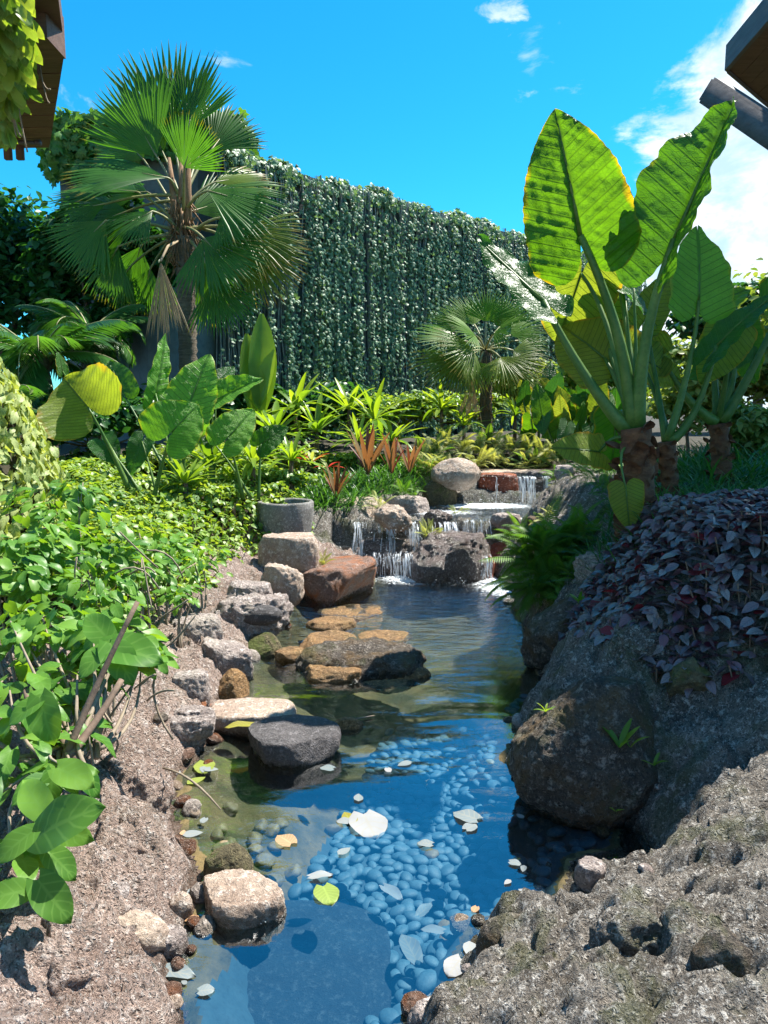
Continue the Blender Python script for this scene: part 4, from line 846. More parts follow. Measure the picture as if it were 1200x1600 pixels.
# long wall with curtains of hanging vine
W0 = Vector((-2.55, 11.6, 0)); W1 = Vector((3.75, 17.7, 0)); wd = (W1-W0).normalized(); WL = 13.5; wn = Vector((wd.y, -wd.x, 0)); wz = 5.42
root = empty('vine_wall', (W0.x, W0.y, .8), 'long high wall hidden behind a curtain of hanging vines, under the open sky', 'wall')
mb = MB(); a = W0+wd*WL; prism(mb, [(W0.x, W0.y, .4), (a.x, a.y, .4), (a.x-wn.x*.5, a.y-wn.y*.5, .4), (W0.x-wn.x*.5, W0.y-wn.y*.5, .4)], (0, 0, wz-.4)); child('wall', mb.build('wall', M['wallbase'], False), root)
def strand_mesh(seed, dens):
    random.seed(seed); H_ = 4.75; mb = MB(); pts_ = []; x = 0
    for k in range(20): x += random.gauss(0, .016); x *= .96; pts_.append((x, .05+.02*math.sin(k), -H_*k/19))
    mb.tube(pts_, [.012]*20, 4, cap=False)
    for q in range(2): o_ = random.gauss(0, .03); mb.tube([(p[0]+o_+.01*math.sin(p[2]*4+q), p[1]-.02, p[2]) for p in pts_], [.007]*20, 4, cap=False)
    L = []
    for i in range(int(dens)):
        t = random.random()**(.9); z = -H_*t; xx = np.interp(t*19, range(20), [p[0] for p in pts_])+random.gauss(0, .020+.010*math.sin(z*3+seed))
        L.append(frame((xx, random.uniform(.03, .17), z), (random.gauss(0, .6), random.gauss(.2, .3), -1), (random.gauss(0, .45), 1, random.gauss(.35, .4)), random.uniform(.038, .08)))
    V, F_, UV = T_IVY; nb = len(mb.v); mi_ = list(mb.m)
    for m_ in L:
        b = len(mb.v); mb.v += [tuple(m_@Vector(v)) for v in V]; mb.f += [tuple(i+b for i in f) for f in F_]; mi_ += [1]*len(F_); mb.uv += UV
    r_ = np.concatenate([np.zeros(nb), np.repeat(rng.random(len(L)), len(V))])
    return mesh_np('hanging_vine', mb.v, mb.f, [M['vinestem'], M['ivy']], mi_, rnd=r_, uv=mb.uv)
strands = [strand_mesh(800+i, d) for i, d in enumerate((420, 340, 230, 360, 70, 260))]
random.seed(9)
def wallM(s, off, z, sc_=(1, 1, 1)):
    p = W0+wd*s+wn*off; return Matrix(((wd.x*sc_[0], wn.x*sc_[1], 0, p.x), (wd.y*sc_[0], wn.y*sc_[1], 0, p.y), (0, 0, sc_[2], z), (0, 0, 0, 1)))
s = 0.0; i = 0
while s < WL:
    nbig = random.choice((0, 0, 1, 1, 2, 3, 3, 5, 4)); flip = random.choice((-1, 1))
    if s < 1.6: nbig = random.choice((4, 2, 4, 5))
    child('hanging_vine', strands[nbig], root, wallM(s, random.uniform(0, .06), wz+random.uniform(-.12, .05), (flip, random.uniform(.9, 1.3), random.uniform(.86, 1.0)))); s += random.uniform(.045, .12)*(1+.2*(s > 8)); i += 1
def capf():
    s_ = random.uniform(-.1, WL); a = random.uniform(-.5, 2.2); r_ = .14+.05*math.sin(s_*2.3)+.05*math.sin(s_*5.9)+random.gauss(0, .03)
    nn = wn*math.cos(a)+Vector((0, 0, 1))*math.sin(a); return W0+wd*s_-wn*.12+Vector((0, 0, wz-.1))+nn*r_*Vector((1, 1, 1)).x*1.15, nn
child('ivy_cap', cloud_mesh('ivy_cap', T_IVY, surf_leaves(6500, capf, .085, .55, .9), [M['ivy']]), root, kind='stuff')

# timber eave, upper left
root = empty('timber_eave', at(60, 150, 4.2), 'dark brown timber eave with a thick end beam at the upper left corner', 'roof')
def sof(px, py, z): return atz(px, py, z)
zs = 3.15
e0 = sof(100, 88, zs); e1 = sof(77, 231, zs); ex = (e1-e0)
left = Vector((-1.6, 0.1, 0))
for k in range(7):
    t0_, t1_ = k/7+.004, (k+1)/7-.004; mb = MB(); p0, p1 = e0.lerp(e1, t0_), e0.lerp(e1, t1_)
    prism(mb, [p0, p1, p1+left, p0+left], (0, 0, .05)); child('board', mb.build('board', M['wood'], False), root)
mb = MB(); q0 = sof(103, 92, zs-.1); prism(mb, [q0+Vector((.0, .0, 0)), q0+Vector((-1.6, .1, 0)), q0+Vector((-1.6, -.08, 0)), q0+Vector((0.0, -.18, 0))], (0, 0, .17)); child('beam', mb.build('beam', M['wood'], False), root)
mb = MB(); f0, f1 = sof(84, -60, zs), sof(102, 84, zs); prism(mb, [f0, f1, f1+left, f0+left], (0, 0, .12)); child('soffit_panel', mb.build('soffit_panel', M['wood'], False), root)
mb = MB(); r0_, r1_ = sof(8, 222, zs-.04), sof(61, 223, zs-.04); mb.tube([r0_, r1_], .012, 8); mb.tube([r1_-Vector((.02, 0, 0)), r1_+Vector((.01, 0, 0))], .018, 8); mb.tube([sof(32, 203, zs), sof(41, 221, zs-.04)], .008, 6); child('metal_rod', mb.build('metal_rod', M['metal']), root)
for dx in (8, 27):
    mb = MB(); u0 = sof(dx, 226, zs); boardline(mb, u0+Vector((0, .03, .06)), u0+Vector((0, .03, -.08)), .045, .03, up=(0, 1, 0), bev=.003); child('bracket', mb.build('bracket', M['wood']), root)
# vine over it
root = empty('hanging_vine', at(30, 90, 3.7), 'leafy green vine hanging down over the timber eave at the upper left', 'vine')
lv = []
for i in range(760):
    py = random.uniform(-60, 205); px = random.uniform(-70, np.interp(py, [-60, 0, 60, 130, 200], [30, 36, 46, 42, 12])+random.gauss(0, 5))
    lv.append(frame(at(px, py, min(3.7, atz(px, py, 3.13).y*random.uniform(.86, .97))), (random.gauss(.25, .35), random.gauss(0, .3), -1), (random.gauss(.2, .5), -1, random.gauss(.3, .4)), random.uniform(.055, .095)))
split_parts(root, 'leaf', 'leaves', T_HEART_N, lv, M['shrub'], 280)
for k in range(9):
    px = random.uniform(5, 62); mb = MB(); p0 = at(px, random.uniform(40, 120), 3.6); p1 = at(px+random.uniform(5, 30), random.uniform(120, 245), 3.6); mb.tube(curve3(p0, p1, .06, 7), .004, 5); child('tendril', mb.build('tendril', M['twig']), root)

# roof corner, upper right
zr = 4.4
root = empty('roof_corner', atz(1150, 95, zr), 'grey edged timber roof corner with brown boarded underside at the upper right', 'roof')
c0 = atz(1138, 108, zr); d1 = (atz(1208, 28, zr)-c0); d1.normalize(); d2 = (atz(1212, 172, zr)-c0); d2.normalize()
print('roof dirs', c0, d1, d2)
dl1, dl2 = 3.1, 4.2
for k in range(18):
    mb = MB(); w_ = dl2/18; p0 = c0+d2*(w_*k+.004); p1 = c0+d2*(w_*(k+1)-.004)
    prism(mb, [p0, p1, p1+d1*(dl1+w_*(k+1)*.7), p0+d1*(dl1+w_*k*.7)], (0, 0, .04)); child('board', mb.build('board', M['wood'], False), root)
mb = MB(); n1_ = Vector((d1.y, -d1.x, 0)); n1_ = n1_ if n1_.dot(c0-Vector((3, 3, zr))) > 0 else -n1_
prism(mb, [c0-d2*.06-d1*.02+Vector((0, 0, -.02)), c0+d1*dl1-d2*.06+Vector((0, 0, -.02)), c0+d1*dl1-d2*.004+Vector((0, 0, -.02)), c0-d2*.004-d1*.02+Vector((0, 0, -.02))], (0, 0, .20)); child('fascia', mb.build('fascia', M['wood2'], False), root)
mb = MB(); prism(mb, [c0-d1*.03+Vector((0, 0, -.02)), c0+d2*dl2-d1*.03+Vector((0, 0, -.02)), c0+d2*dl2-d1*.004+Vector((0, 0, -.02)), c0-d1*.004+Vector((0, 0, -.02))], (0, 0, .20)); child('fascia', mb.build('fascia', M['wood2'], False), root)
root = empty('timber_beam', at(1130, 150, 5.5), 'thick grey brown timber beam end poking out below the roof corner', 'beam')
mb = MB(); ba, bb = at(1112, 143, 5.5), at(1290, 262, 4.8); boardline(mb, ba, bb+(bb-ba)*1.2, .18, .17, bev=.016); child('beam', mb.build('beam', M['wood2']), root)

# stone pot
def lathe(mb, prof_, seg=28, mi=0, c=(0, 0, 0), jit=0.0, seed=0):
    V = []; n_ = len(prof_); F_ = []
    for i, (r_, z) in enumerate(prof_):
        for k in range(seg):
            th = 2*math.pi*k/seg; rr = r_*(1+jit*float(fbm(np.array([[math.cos(th)*4, math.sin(th)*4, z*14+seed]]), 3, seed)[0])); V.append((c[0]+rr*math.cos(th), c[1]+rr*math.sin(th), c[2]+z))
    for i in range(n_-1):
        for k in range(seg): F_.append((i*seg+k, i*seg+(k+1) % seg, (i+1)*seg+(k+1) % seg, (i+1)*seg+k))
    F_.append(tuple(range(seg))[::-1]); F_.append(tuple((n_-1)*seg+k for k in range(seg))); mb.raw(V, F_, mi)
pc = at(442, 838, 6.35); pz = pc.z; pw = .25
root = empty('stone_pot', (pc.x, pc.y+.2, pz), 'rough grey stone pot with a hollow top beside the shrubs', 'pot')
mb = MB(); lathe(mb, [(pw*.86, -.06), (pw*.92, .02), (pw*.97, .08), (pw*1.0, .15), (pw*1.0, .22), (pw*1.01, .275), (pw*.98, .29), (pw*.88, .29), (pw*.85, .275), (pw*.82, .20)], 56, jit=.085, seed=3, c=(pc.x, pc.y+.2, pz)); child('bowl', mb.build('bowl', M['pot']), root)
mb = MB(); lathe(mb, [(pw*.83, .0), (pw*.5, .012), (.02, .015)], 24, c=(pc.x, pc.y+.2, pz+.235)); child('soil_fill', mb.build('soil_fill', M['soil']), root)

# ------------------------------------------------------------------ giant taros on the right bank
def taro_trunk(root, base, top, r_, seed):
    random.seed(seed); mb = MB(); pts_ = curve3(base, top, n=18, bend=(0.02, 0, 0)); rad = [r_*(1.12-.15*i/17)*(1+.10*math.sin(i*2.4)+random.uniform(-.05, .05)) for i in range(18)]
    mb.tube(pts_, rad, 18, jit=.16); child('trunk', mb.build('trunk', M['taro_bark']), root)
    me = MB(); V, F_, UV = ovate(1, 1.1, 4, .5, -.45); me.raw(V, F_, 0, UV); me = me.build('bark_scale', M['taro_bark'])
    n_ = 46
    for i in range(n_):
        t = (i+.5)/n_; p = Vector(base).lerp(Vector(top), t); a = i*2.399; o = Vector((math.cos(a), math.sin(a), 0)); rr = r_*1.02
        child('bark_scale', me, root, frame(p+o*rr*.93, Vector((random.gauss(0, .25)+o.x*.25, o.y*.25+random.gauss(0, .25), random.choice((1, 1, -.7)))), o+Vector((0, 0, random.gauss(0, .3))), r_*random.uniform(.75, 1.15)))
D1 = 4.2
tb, tt = at(997, 770, D1), at(992, 668, D1)
root = empty('giant_taro', tb, 'tallest giant taro with huge upright leaves and a brown papery trunk, nearest the stream', 'plant', 'giant taros on the right bank')
taro_trunk(root, tb-Vector((0, 0, .35)), tt, .086, 1)
def crown(px, py, D=D1): return at(px, py, D)
TL = [ # base px, attach px (D), tip px (D), width, normal hint, material, stalk radius, bend, kw
 ((988,672),(907,368,4.15),(868,168,4.0),.57,(-.28,-1,.1),'taro',.022,(.06,0,.0),dict(lobe=.36,seed=1,cup=.15,fold=.22,droop=.10,corr=.02,wave=.03,nx=60,ny=80)),
 ((996,672),(1054,374,4.05),(1148,152,3.95),.47,(-.85,-.5,-.05),'taro_g',.024,(-.05,0,0),dict(lobe=.42,seed=2,cup=.1,fold=.8,droop=.02,corr=.018,wave=.03,nx=60,ny=80)),
 ((980,672),(848,470,4.3),(744,370,4.5),.30,(-.25,-.45,.9),'taro_d',.022,(.02,0,-.08),dict(lobe=.30,seed=3,cup=.1,droop=.0,corr=.005,wave=.03)),
 ((984,668),(908,428,4.6),(872,540,4.8),.52,(.1,-1,.2),'taro_y',.012,(.02,0,.1),dict(lobe=.30,seed=4,droop=.1)),
 ((992,668),(945,560,4.5),(876,500,4.7),.50,(.0,-1,.25),'taro_y',.012,(.0,0,.02),dict(lobe=.34,seed=5)),
 ((1000,670),(965,440,4.7),(1040,500,4.9),.40,(-.2,-.7,.8),'taro_d',.012,(.0,0,.06),dict(lobe=.3,seed=6)),
 ((992,668),(968,400,4.9),(988,286,5.0),.36,(.1,-1,.3),'taro_d',.012,(.0,0,.0),dict(lobe=.3,seed=7)),
 ((985,690),(936,706,4.25),(868,694,4.1),.235,(-.05,-.9,.5),'taro_y',.008,(0,0,.05),dict(lobe=.25,seed=8,nx=24,ny=30)),
 ((990,700),(978,764,4.0),(984,828,3.95),.19,(-.3,-.95,.1),'taro_y',.006,(-.05,0,.08),dict(lobe=.25,seed=9,nx=24,ny=30)),
 ((985,690),(962,654,4.6),(958,742,4.7),.28,(0,-1,.1),'taro',.008,(0,0,.1),dict(lobe=.3,seed=10,nx=24,ny=30)),
 ((990,672),(930,480,4.9),(965,590,5.0),.42,(.2,-1,.1),'taro_y',.012,(-.03,0,.1),dict(lobe=.3,seed=11)),
]
for bp, ap, tp, W_, nh, mk, pr, bd_, kw in TL:
    kw = dict(kw); sd2 = kw.pop('seed'); taro_leaf(root, crown(*bp), at(*ap), at(*tp), W_, nh, mk, sd2, pr, bd_, r0=pr*1.75, **kw)
# young leaf spikes
for bx, by, tx_, ty_ in ((992, 660, 978, 470), (998, 660, 990, 440)):
    mb = MB(); mb.tube(curve3(at(bx, by, 4.2), at(tx_, ty_, 4.4), n=8), [.016, .015, .013, .012, .01, .009, .007, .003], 8); child('leaf_stalk', mb.build('leaf_stalk', M['petiole']), root)
tb2, tt2 = at(1050, 765, 4.6), at(1040, 690, 4.6)
root = empty('giant_taro', tb2, 'slimmer giant taro with one round backlit leaf, between the two other trunks', 'plant', 'giant taros on the right bank')
taro_trunk(root, tb2-Vector((0, 0, .35)), tt2, .052, 2)
for bp, ap, tp, W_, nh, mk, pr, bd_, kw in [
 ((1042,690),(1092,470,4.7),(1098,346,4.75),.42,(.1,-1,.05),'taro_l',.012,(.03,0,0),dict(lobe=.28,seed=21,cup=.2)),
 ((1046,690),(1000,560,5.1),(1075,590,5.2),.36,(0,-.9,.4),'taro_y',.010,(0,0,.04),dict(lobe=.3,seed=22)),
 ((1046,690),(1120,540,4.6),(1205,448,4.5),.24,(-.5,-.5,.75),'taro_d',.014,(.02,0,-.1),dict(lobe=.4,seed=23,cup=.3)),
 ((1040,690),(1008,500,5.2),(1050,420,5.3),.26,(-.2,-1,.4),'taro_y',.010,(0,0,.02),dict(lobe=.3,seed=24)),
]:
    kw = dict(kw); sd2 = kw.pop('seed'); taro_leaf(root, at(*bp, 4.6), at(*ap), at(*tp), W_, nh, mk, sd2, pr, bd_, r0=pr*2.2, **kw)
tb3, tt3 = at(1130, 765, 5.2), at(1122, 662, 5.2)
root = empty('giant_taro', tb3, 'rightmost giant taro with drooping leaves at the right edge of the view', 'plant', 'giant taros on the right bank')
taro_trunk(root, tb3-Vector((0, 0, .35)), tt3, .066, 3)
for bp, ap, tp, W_, nh, mk, pr, bd_, kw in [
 ((1126,660),(1150,545,5.3),(1075,590,5.4),.28,(.1,-.8,.5),'taro_d',.012,(.03,0,.03),dict(lobe=.32,seed=31)),
 ((1126,660),(1158,520,5.5),(1190,600,5.6),.36,(0,-.9,.3),'taro',.012,(.02,0,.1),dict(lobe=.3,seed=32)),
 ((1122,660),(1140,520,5.0),(1098,600,5.0),.34,(0,-.9,.3),'taro_y',.010,(.02,0,.06),dict(lobe=.3,seed=33)),
 ((1120,660),(1110,480,5.6),(1175,440,5.7),.26,(0,-.6,.8),'taro_l',.012,(.0,0,.02),dict(lobe=.3,seed=34)),
 ((1118,660),(1030,555,5.2),(960,560,5.3),.34,(0,-.9,.3),'taro_y',.018,(.0,0,-.06),dict(lobe=.3,seed=35)),
 ((1126,660),(1225,470,5.2),(1300,420,5.2),.4,(0,-.9,.3),'taro',.018,(.0,0,-.06),dict(lobe=.3,seed=36)),
]:
    kw = dict(kw); sd2 = kw.pop('seed'); taro_leaf(root, at(*bp, 5.2), at(*ap), at(*tp), W_, nh, mk, sd2, pr, bd_, r0=pr*2.2, **kw)

# elephant ears on the left
EL = [
 ('elephant ear with one wide yellow edged leaf, leftmost of the big leaves', (205,760), 6.0, [((204,725),(137,636,5.9),(96,588,5.95),.70,(-.1,-1,.35),'taro_y',.010,dict(lobe=.55,seed=41,cup=.3,wave=.05)), ((215,740),(160,690,6.2),(182,722,6.1),.24,(0,-.8,.6),'taro_d',.006,dict(lobe=.3,seed=42,nx=20,ny=26)), ((205,740),(98,580,6.5),(92,548,6.5),.12,(1,-.6,.2),'taro',.006,dict(lobe=.3,seed=43,nx=20,ny=26))]),
 ('elephant ear holding the tall bright green ribbed leaf behind the round one', (285,765), 6.4, [((285,740),(290,650,6.4),(322,548,6.5),.50,(-.1,-1,.3),'taro_l',.010,dict(lobe=.28,seed=44,cup=.2)), ((275,740),(243,615,6.7),(266,520,6.8),.22,(.9,-.7,.2),'taro_l',.009,dict(lobe=.3,seed=45)), ((270,740),(190,612,6.8),(168,560,6.9),.34,(-.2,-.9,.6),'taro_g',.008,dict(lobe=.3,seed=46))]),
 ('elephant ear with a round yellow green leaf half in its own shadow', (240,780), 5.9, [((238,745),(268,676,5.8),(308,630,5.85),.50,(0,-1,.25),'taro_l',.009,dict(lobe=.5,seed=47,cup=.2)), ((245,745),(222,690,6.1),(200,740,6.0),.22,(0,-.8,.6),'taro_d',.006,dict(lobe=.3,seed=48,nx=20,ny=26))]),
 ('elephant ear with a sideways leaf showing a pale midrib edge', (330,760), 6.7, [((330,740),(332,628,6.8),(404,585,6.7),.34,(.2,-.75,.7),'taro_l',.009,dict(lobe=.3,seed=49,fold=.3)), ((330,740),(338,600,7.0),(366,570,7.1),.22,(0,-1,.2),'taro_d',.006,dict(lobe=.3,seed=50,nx=20,ny=26))]),
 ('elephant ear with two small green leaves, rightmost of the big leaves', (395,770), 6.4, [((380,740),(356,684,6.3),(396,636,6.4),.36,(0,-1,.3),'taro_l',.008,dict(lobe=.4,seed=51,cup=.2)), ((400,740),(408,694,6.5),(448,664,6.5),.27,(0,-.8,.5),'taro_g',.007,dict(lobe=.3,seed=52)), ((385,740),(332,690,6.5),(318,664,6.5),.16,(0,-.8,.5),'taro_d',.006,dict(lobe=.3,seed=53,nx=20,ny=26))]),
]
for lab, bpx, D, lvs in EL:
    b_ = at(*bpx, D); root = empty('elephant_ear', b_, lab, 'plant', 'elephant ears on the left')
    for k, (bp, ap, tp, W_, nh, mk, pr, kw) in enumerate(lvs):
        kw = dict(kw); sd2 = kw.pop('seed'); taro_leaf(root, at(bp[0]+k*4, bpx[1]+10, D), at(*ap), at(*tp), W_, nh, mk, sd2, pr, (0, 0, .03), **kw)
# far small elephant ears
random.seed(33)
spots = [(832,640),(850,655),(868,650),(884,640),(900,645),(915,660),(930,640),(945,655),(862,625),(905,620),(840,615),(922,625)]
far = [taro_mesh('leaf', .36, .26, M[k], 60+i, nx=10, ny=14, lobe=.3, corr=.02) for i, k in enumerate(('taro', 'taro_y', 'taro_d', 'taro'))]
words = ['yellow edged oval leaf facing the stream','tall plain green leaf','leaf turned half away','broad leaf lit from behind','low leaf close to the pale ferns','upright pointed leaf','leaf nearest the giant taro','leaf hanging at the edge','highest leaf against the bushes','dark leaf at the back','leftmost leaf beside the small palm','narrow leaf seen edge on']
for i, (px, py) in enumerate(spots):
    D = random.uniform(9.0, 10.3); top = at(px, py-random.uniform(0, 16), D); b_ = Vector((top.x+random.uniform(-.1, .1), D, 1.0))
    root = empty('elephant_ear', b_, 'small far elephant ear behind the stream with a '+words[i], 'plant', 'small elephant ears beyond the stream')
    for k in range(4):
        t_ = top+Vector((random.uniform(-.18, .18), random.uniform(-.2, .2), random.uniform(-.28, .05)*(k > 0)))
        mb = MB(); mb.tube(curve3(b_-Vector((0, 0, .1)), t_, n=5), .012, 5); child('leaf_stalk', mb.build('leaf_stalk', M['petiole']), root)
        child('leaf', random.choice(far), root, frame(t_, (random.gauss(0, .4), random.gauss(-.1, .3), random.choice((1, 1, -.6))), (random.gauss(0, .4), -1, .3), random.uniform(.8, 1.15)))

# ------------------------------------------------------------------ fan palms
def fan_mesh(name, R_, nseg, span, mats, seed, droop=.25, fold=.12, joined=.55, cup=.1, irregular=.05):
    r = np.random.default_rng(seed); V = []; F_ = []; E = []; dth = span/nseg
    for i in range(nseg):
        th = -span/2+dth*(i+.5); c_ = math.cos(th*.5)
        Ri = R_*(.72+.28*max(0, math.cos(th*.62))**.5)*(1+r.uniform(-irregular, irregular)); rs = (.03, .3, joined, .8, 1.0); b = len(V); th2 = th+r.normal(0, .01); dr = droop*(1+r.normal(0, .15))
        for k, q in enumerate(rs):
            rr = Ri*q
            hw = rr*dth*.5 if q <= joined else Ri*joined*dth*.5*((1-q)/(1-joined))**.8
            z = -dr*R_*q**2.4*(.7 + .3*abs(th)) + cup*R_*q*abs(th)**1.2*.5; d_ = (math.sin(th2), math.cos(th2)); e_ = (math.cos(th2), -math.sin(th2)); lift = fold*hw*2.0
            for sgn in (-1, 0, 1): V.append((d_[0]*rr+e_[0]*hw*sgn, d_[1]*rr+e_[1]*hw*sgn, z+(lift if sgn == 0 else -lift))); E.append(q)
        for k in range(len(rs)-1):
            for q in (0, 1): a = b+k*3+q; F_.append((a, a+1, a+4, a+3))
    return mesh_np(name, V, F_, mats, edge=E, rnd=np.full(len(V), .0), uv=[(0, 0)]*len(V))
pfan = {}
for i, (k, dr, sp) in enumerate((('fan', .10, 1.7), ('fan', .22, 1.6), ('fan_y', .18, 1.8), ('fan', .08, 2.3), ('fan', .04, 1.35))):
    pfan[i] = fan_mesh('frond', 1.0, max(20, int(16*sp)), sp, [M[k]], 70+i, droop=dr, joined=.66, fold=.2)
pfan[5] = fan_mesh('frond', 1.0, 18, .62, [M['fan_dead']], 79, droop=.02, joined=.7, fold=.35, irregular=.12)
PD = 10.0
pb, pt = at(292, 700, PD), at(287, 372, PD); pb.z = .7
root = empty('fan_palm', pb, 'tall fan palm with pleated fronds and one dead frond, left of the vine wall', 'palm')
mb = MB(); n_ = 60; pts_ = curve3(pb-Vector((0, 0, .2)), pt, n=n_, bend=(.03, 0, 0)); mb.tube(pts_, [.115*(1+.09*(i % 2))*(1.0+.25*(i/n_ > .93)) for i in range(n_)], 16, jit=.12); child('trunk', mb.build('trunk', M['palmtrunk']), root)
mb = MB(); random.seed(5)
for i in range(200):
    a = random.uniform(0, 6.283); z = random.uniform(-.5, .4); o = Vector((math.cos(a), math.sin(a), 0)); p = pt+Vector((0, 0, z+.05))+o*.13
    mb.tube([p, p+o*random.uniform(.04, .14)+Vector((0, 0, random.uniform(-.28, .22)))], [.014, .003], 4)
child('fibre_sheath', mb.build('fibre_sheath', M['fibre']), root)
mb = MB()
for dx in (-.07, .05, 0): mb.tube([pt+Vector((dx, 0, 0)), pt+Vector((dx*1.5, -.02, .5)), pt+Vector((dx*2.2, 0, 1.0))], [.07, .05, .02], 8)
child('leaf_base', mb.build('leaf_base', M['fibre']), root)
FR = [((272,225,10.3),(252,62,10.5),(0,-1,.3),4),((245,245,10.2),(168,112,10.1),(-.2,-1,.1),0),((292,205,10.3),(322,100,10.4),(.1,-1,.2),4),((330,235,10.5),(384,162,10.8),(.2,-1,.2),1),
 ((288,262,9.5),(312,182,9.2),(0,-1,.3),3),((262,278,9.8),(92,245,9.5),(-.1,-.6,.9),1),((215,300,10.1),(92,285,10.4),(0,-.5,.9),0),((166,318,9.8),(68,335,9.6),(-.1,-.9,.5),1),((165,345,9.6),(80,425,9.3),(-.1,-1,.3),0),
 ((185,385,9.7),(135,475,9.6),(-.1,-1,.2),1),((220,385,10.3),(190,480,10.4),(-.1,-1,.2),1),((325,298,9.6),(450,330,9.4),(.1,-.8,.6),1),((335,285,10.3),(425,268,10.6),(.1,-.6,.8),2),
 ((345,340,9.6),(412,352,9.2),(.1,-.9,.4),3),((378,358,9.8),(488,392,9.7),(.1,-.9,.5),2),((385,385,9.9),(478,455,9.8),(.1,-1,.3),2),((318,372,9.5),(398,455,9.1),(.2,-1,.3),3),((335,435,9.6),(368,535,9.4),(.1,-1,.2),0),
 ((318,425,10.2),(312,520,10.2),(0,-1,.2),1),((225,250,10.6),(158,180,10.9),(-.2,-1,.2),1),((310,245,10.6),(352,150,10.9),(.2,-1,.2),0),((238,330,9.4),(160,372,9.0),(-.1,-.8,.6),1),((300,330,10.9),(395,300,11.3),(.1,-.8,.5),0),((210,345,10.6),(110,385,10.9),(0,-.9,.4),1),
 ((235,420,10.2),(215,500,10.2),(0,-1,.1),1),((200,330,10.4),(100,362,10.6),(0,-.8,.5),0),((230,300,10.7),(140,302,11),(0,-.7,.6),1),((255,430,10.5),(238,512,10.5),(0,-1,.1),0),((205,415,10.2),(155,482,10.3),(-.1,-1,.2),1),((350,400,10.4),(432,432,10.5),(.1,-.9,.3),2),((255,240,10.8),(205,118,11),(0,-1,.1),4),((320,400,10.5),(385,480,10.6),(.1,-1,.1),0)]
random.seed(6)
for k, (h_, t_, nh, v) in enumerate(FR):
    h, t = at(*h_), at(*t_); R_ = (t-h).length*(.98 if h.z > pt.z+.4 else .88)
    fo = child('frond', pfan[v], root, frame(h, t-h, nh, R_))
    mb = MB(); dirn = (t-h).normalized(); c0_ = pt+Vector((random.uniform(-.06, .06), random.uniform(-.06, .06), random.uniform(.0, .55 if h.z > pt.z+.3 else .2)))
    mb.tube(curve3(c0_, h, n=7, bend=(0, 0, .05))+[h+dirn*R_*.25], [.028, .024, .021, .019, .017, .015, .013, .003], 6); child('frond_stalk', mb.build('frond_stalk', M['petiole2']), root)
h, t = at(251, 408, 8.9), at(262, 524, 8.85); child('frond', pfan[5], root, frame(h, t-h, (0, -1, .1), (t-h).length*1.05), label='dead dry brown frond hanging straight down')
mb = MB(); mb.tube([pt, at(262, 385, 9.5), h], [.02, .018, .014], 6); child('frond_stalk', mb.build('frond_stalk', M['fan_dead']), root)
# small fan palm before the wall
PD2 = 10.6; qb, qt = at(762, 690, PD2), at(758, 548, PD2)
root = empty('fan_palm', qb, 'short fan palm with a round crown in front of the vine wall, centre right', 'palm')
mb = MB(); mb.tube(curve3(qb-Vector((0, 0, .3)), qt, n=20), [.085*(1+.08*(i % 2)) for i in range(20)], 12, jit=.15); child('trunk', mb.build('trunk', M['palmtrunk']), root)
sf = [fan_mesh('frond', 1.0, 28, sp, [M[k]], 90+i, droop=dr, joined=.52, fold=.2) for i, (k, dr, sp) in enumerate((('fan_b', .2, 2.5), ('fan_y', .3, 2.5), ('fan_b', .35, 2.2)))]
FR2 = [((710,530),(640,515),10.2,0),((705,560),(648,590),10.0,1),((715,505),(668,478),10.8,0),((738,500),(712,452),10.9,0),((760,495),(770,440),10.8,0),((785,505),(815,452),10.9,0),((805,520),(860,492),10.6,2),((810,548),(866,562),10.3,1),((795,570),(850,605),10.1,1),((722,565),(684,602),9.9,1),((735,545),(700,560),9.8,1),((785,560),(800,600),9.9,1),((740,520),(705,500),10.0,0),((775,515),(808,500),10.0,2),((748,570),(738,606),10.2,2),((820,530),(850,520),10.8,0)]
for k, (h_, t_, D, v) in enumerate(FR2):
    h, t = at(*h_, D), at(*t_, D+(D-PD2)*.5); h = qt.lerp(h, .85); R_ = (t-h).length*.92; R_ = max(R_, .46)
    child('frond', sf[v], root, frame(h, t-h, (random.gauss(0, .4), -.6, .8), R_))
    mb = MB(); mb.tube(curve3(qt, h, n=5, bend=(0, 0, .04)), .014, 5); child('frond_stalk', mb.build('frond_stalk', M['petiole2']), root)
mb = MB()
for i in range(60):
    a = random.uniform(0, 6.283); o = Vector((math.cos(a), math.sin(a), 0)); p = qt+Vector((0, 0, random.uniform(-1.0, .0))); mb.tube([p+o*.08, p+o*random.uniform(.1, .17)+Vector((0, 0, random.uniform(-.3, .02)))], [.012, .003], 4)
child('fibre_sheath', mb.build('fibre_sheath', M['fibre']), root)
h, t = at(738, 590, 10.1), at(732, 660, 10.1); child('frond', pfan[5], root, frame(h, t-h, (0, -1, .1), (t-h).length), label='dead brown frond hanging against the trunk')

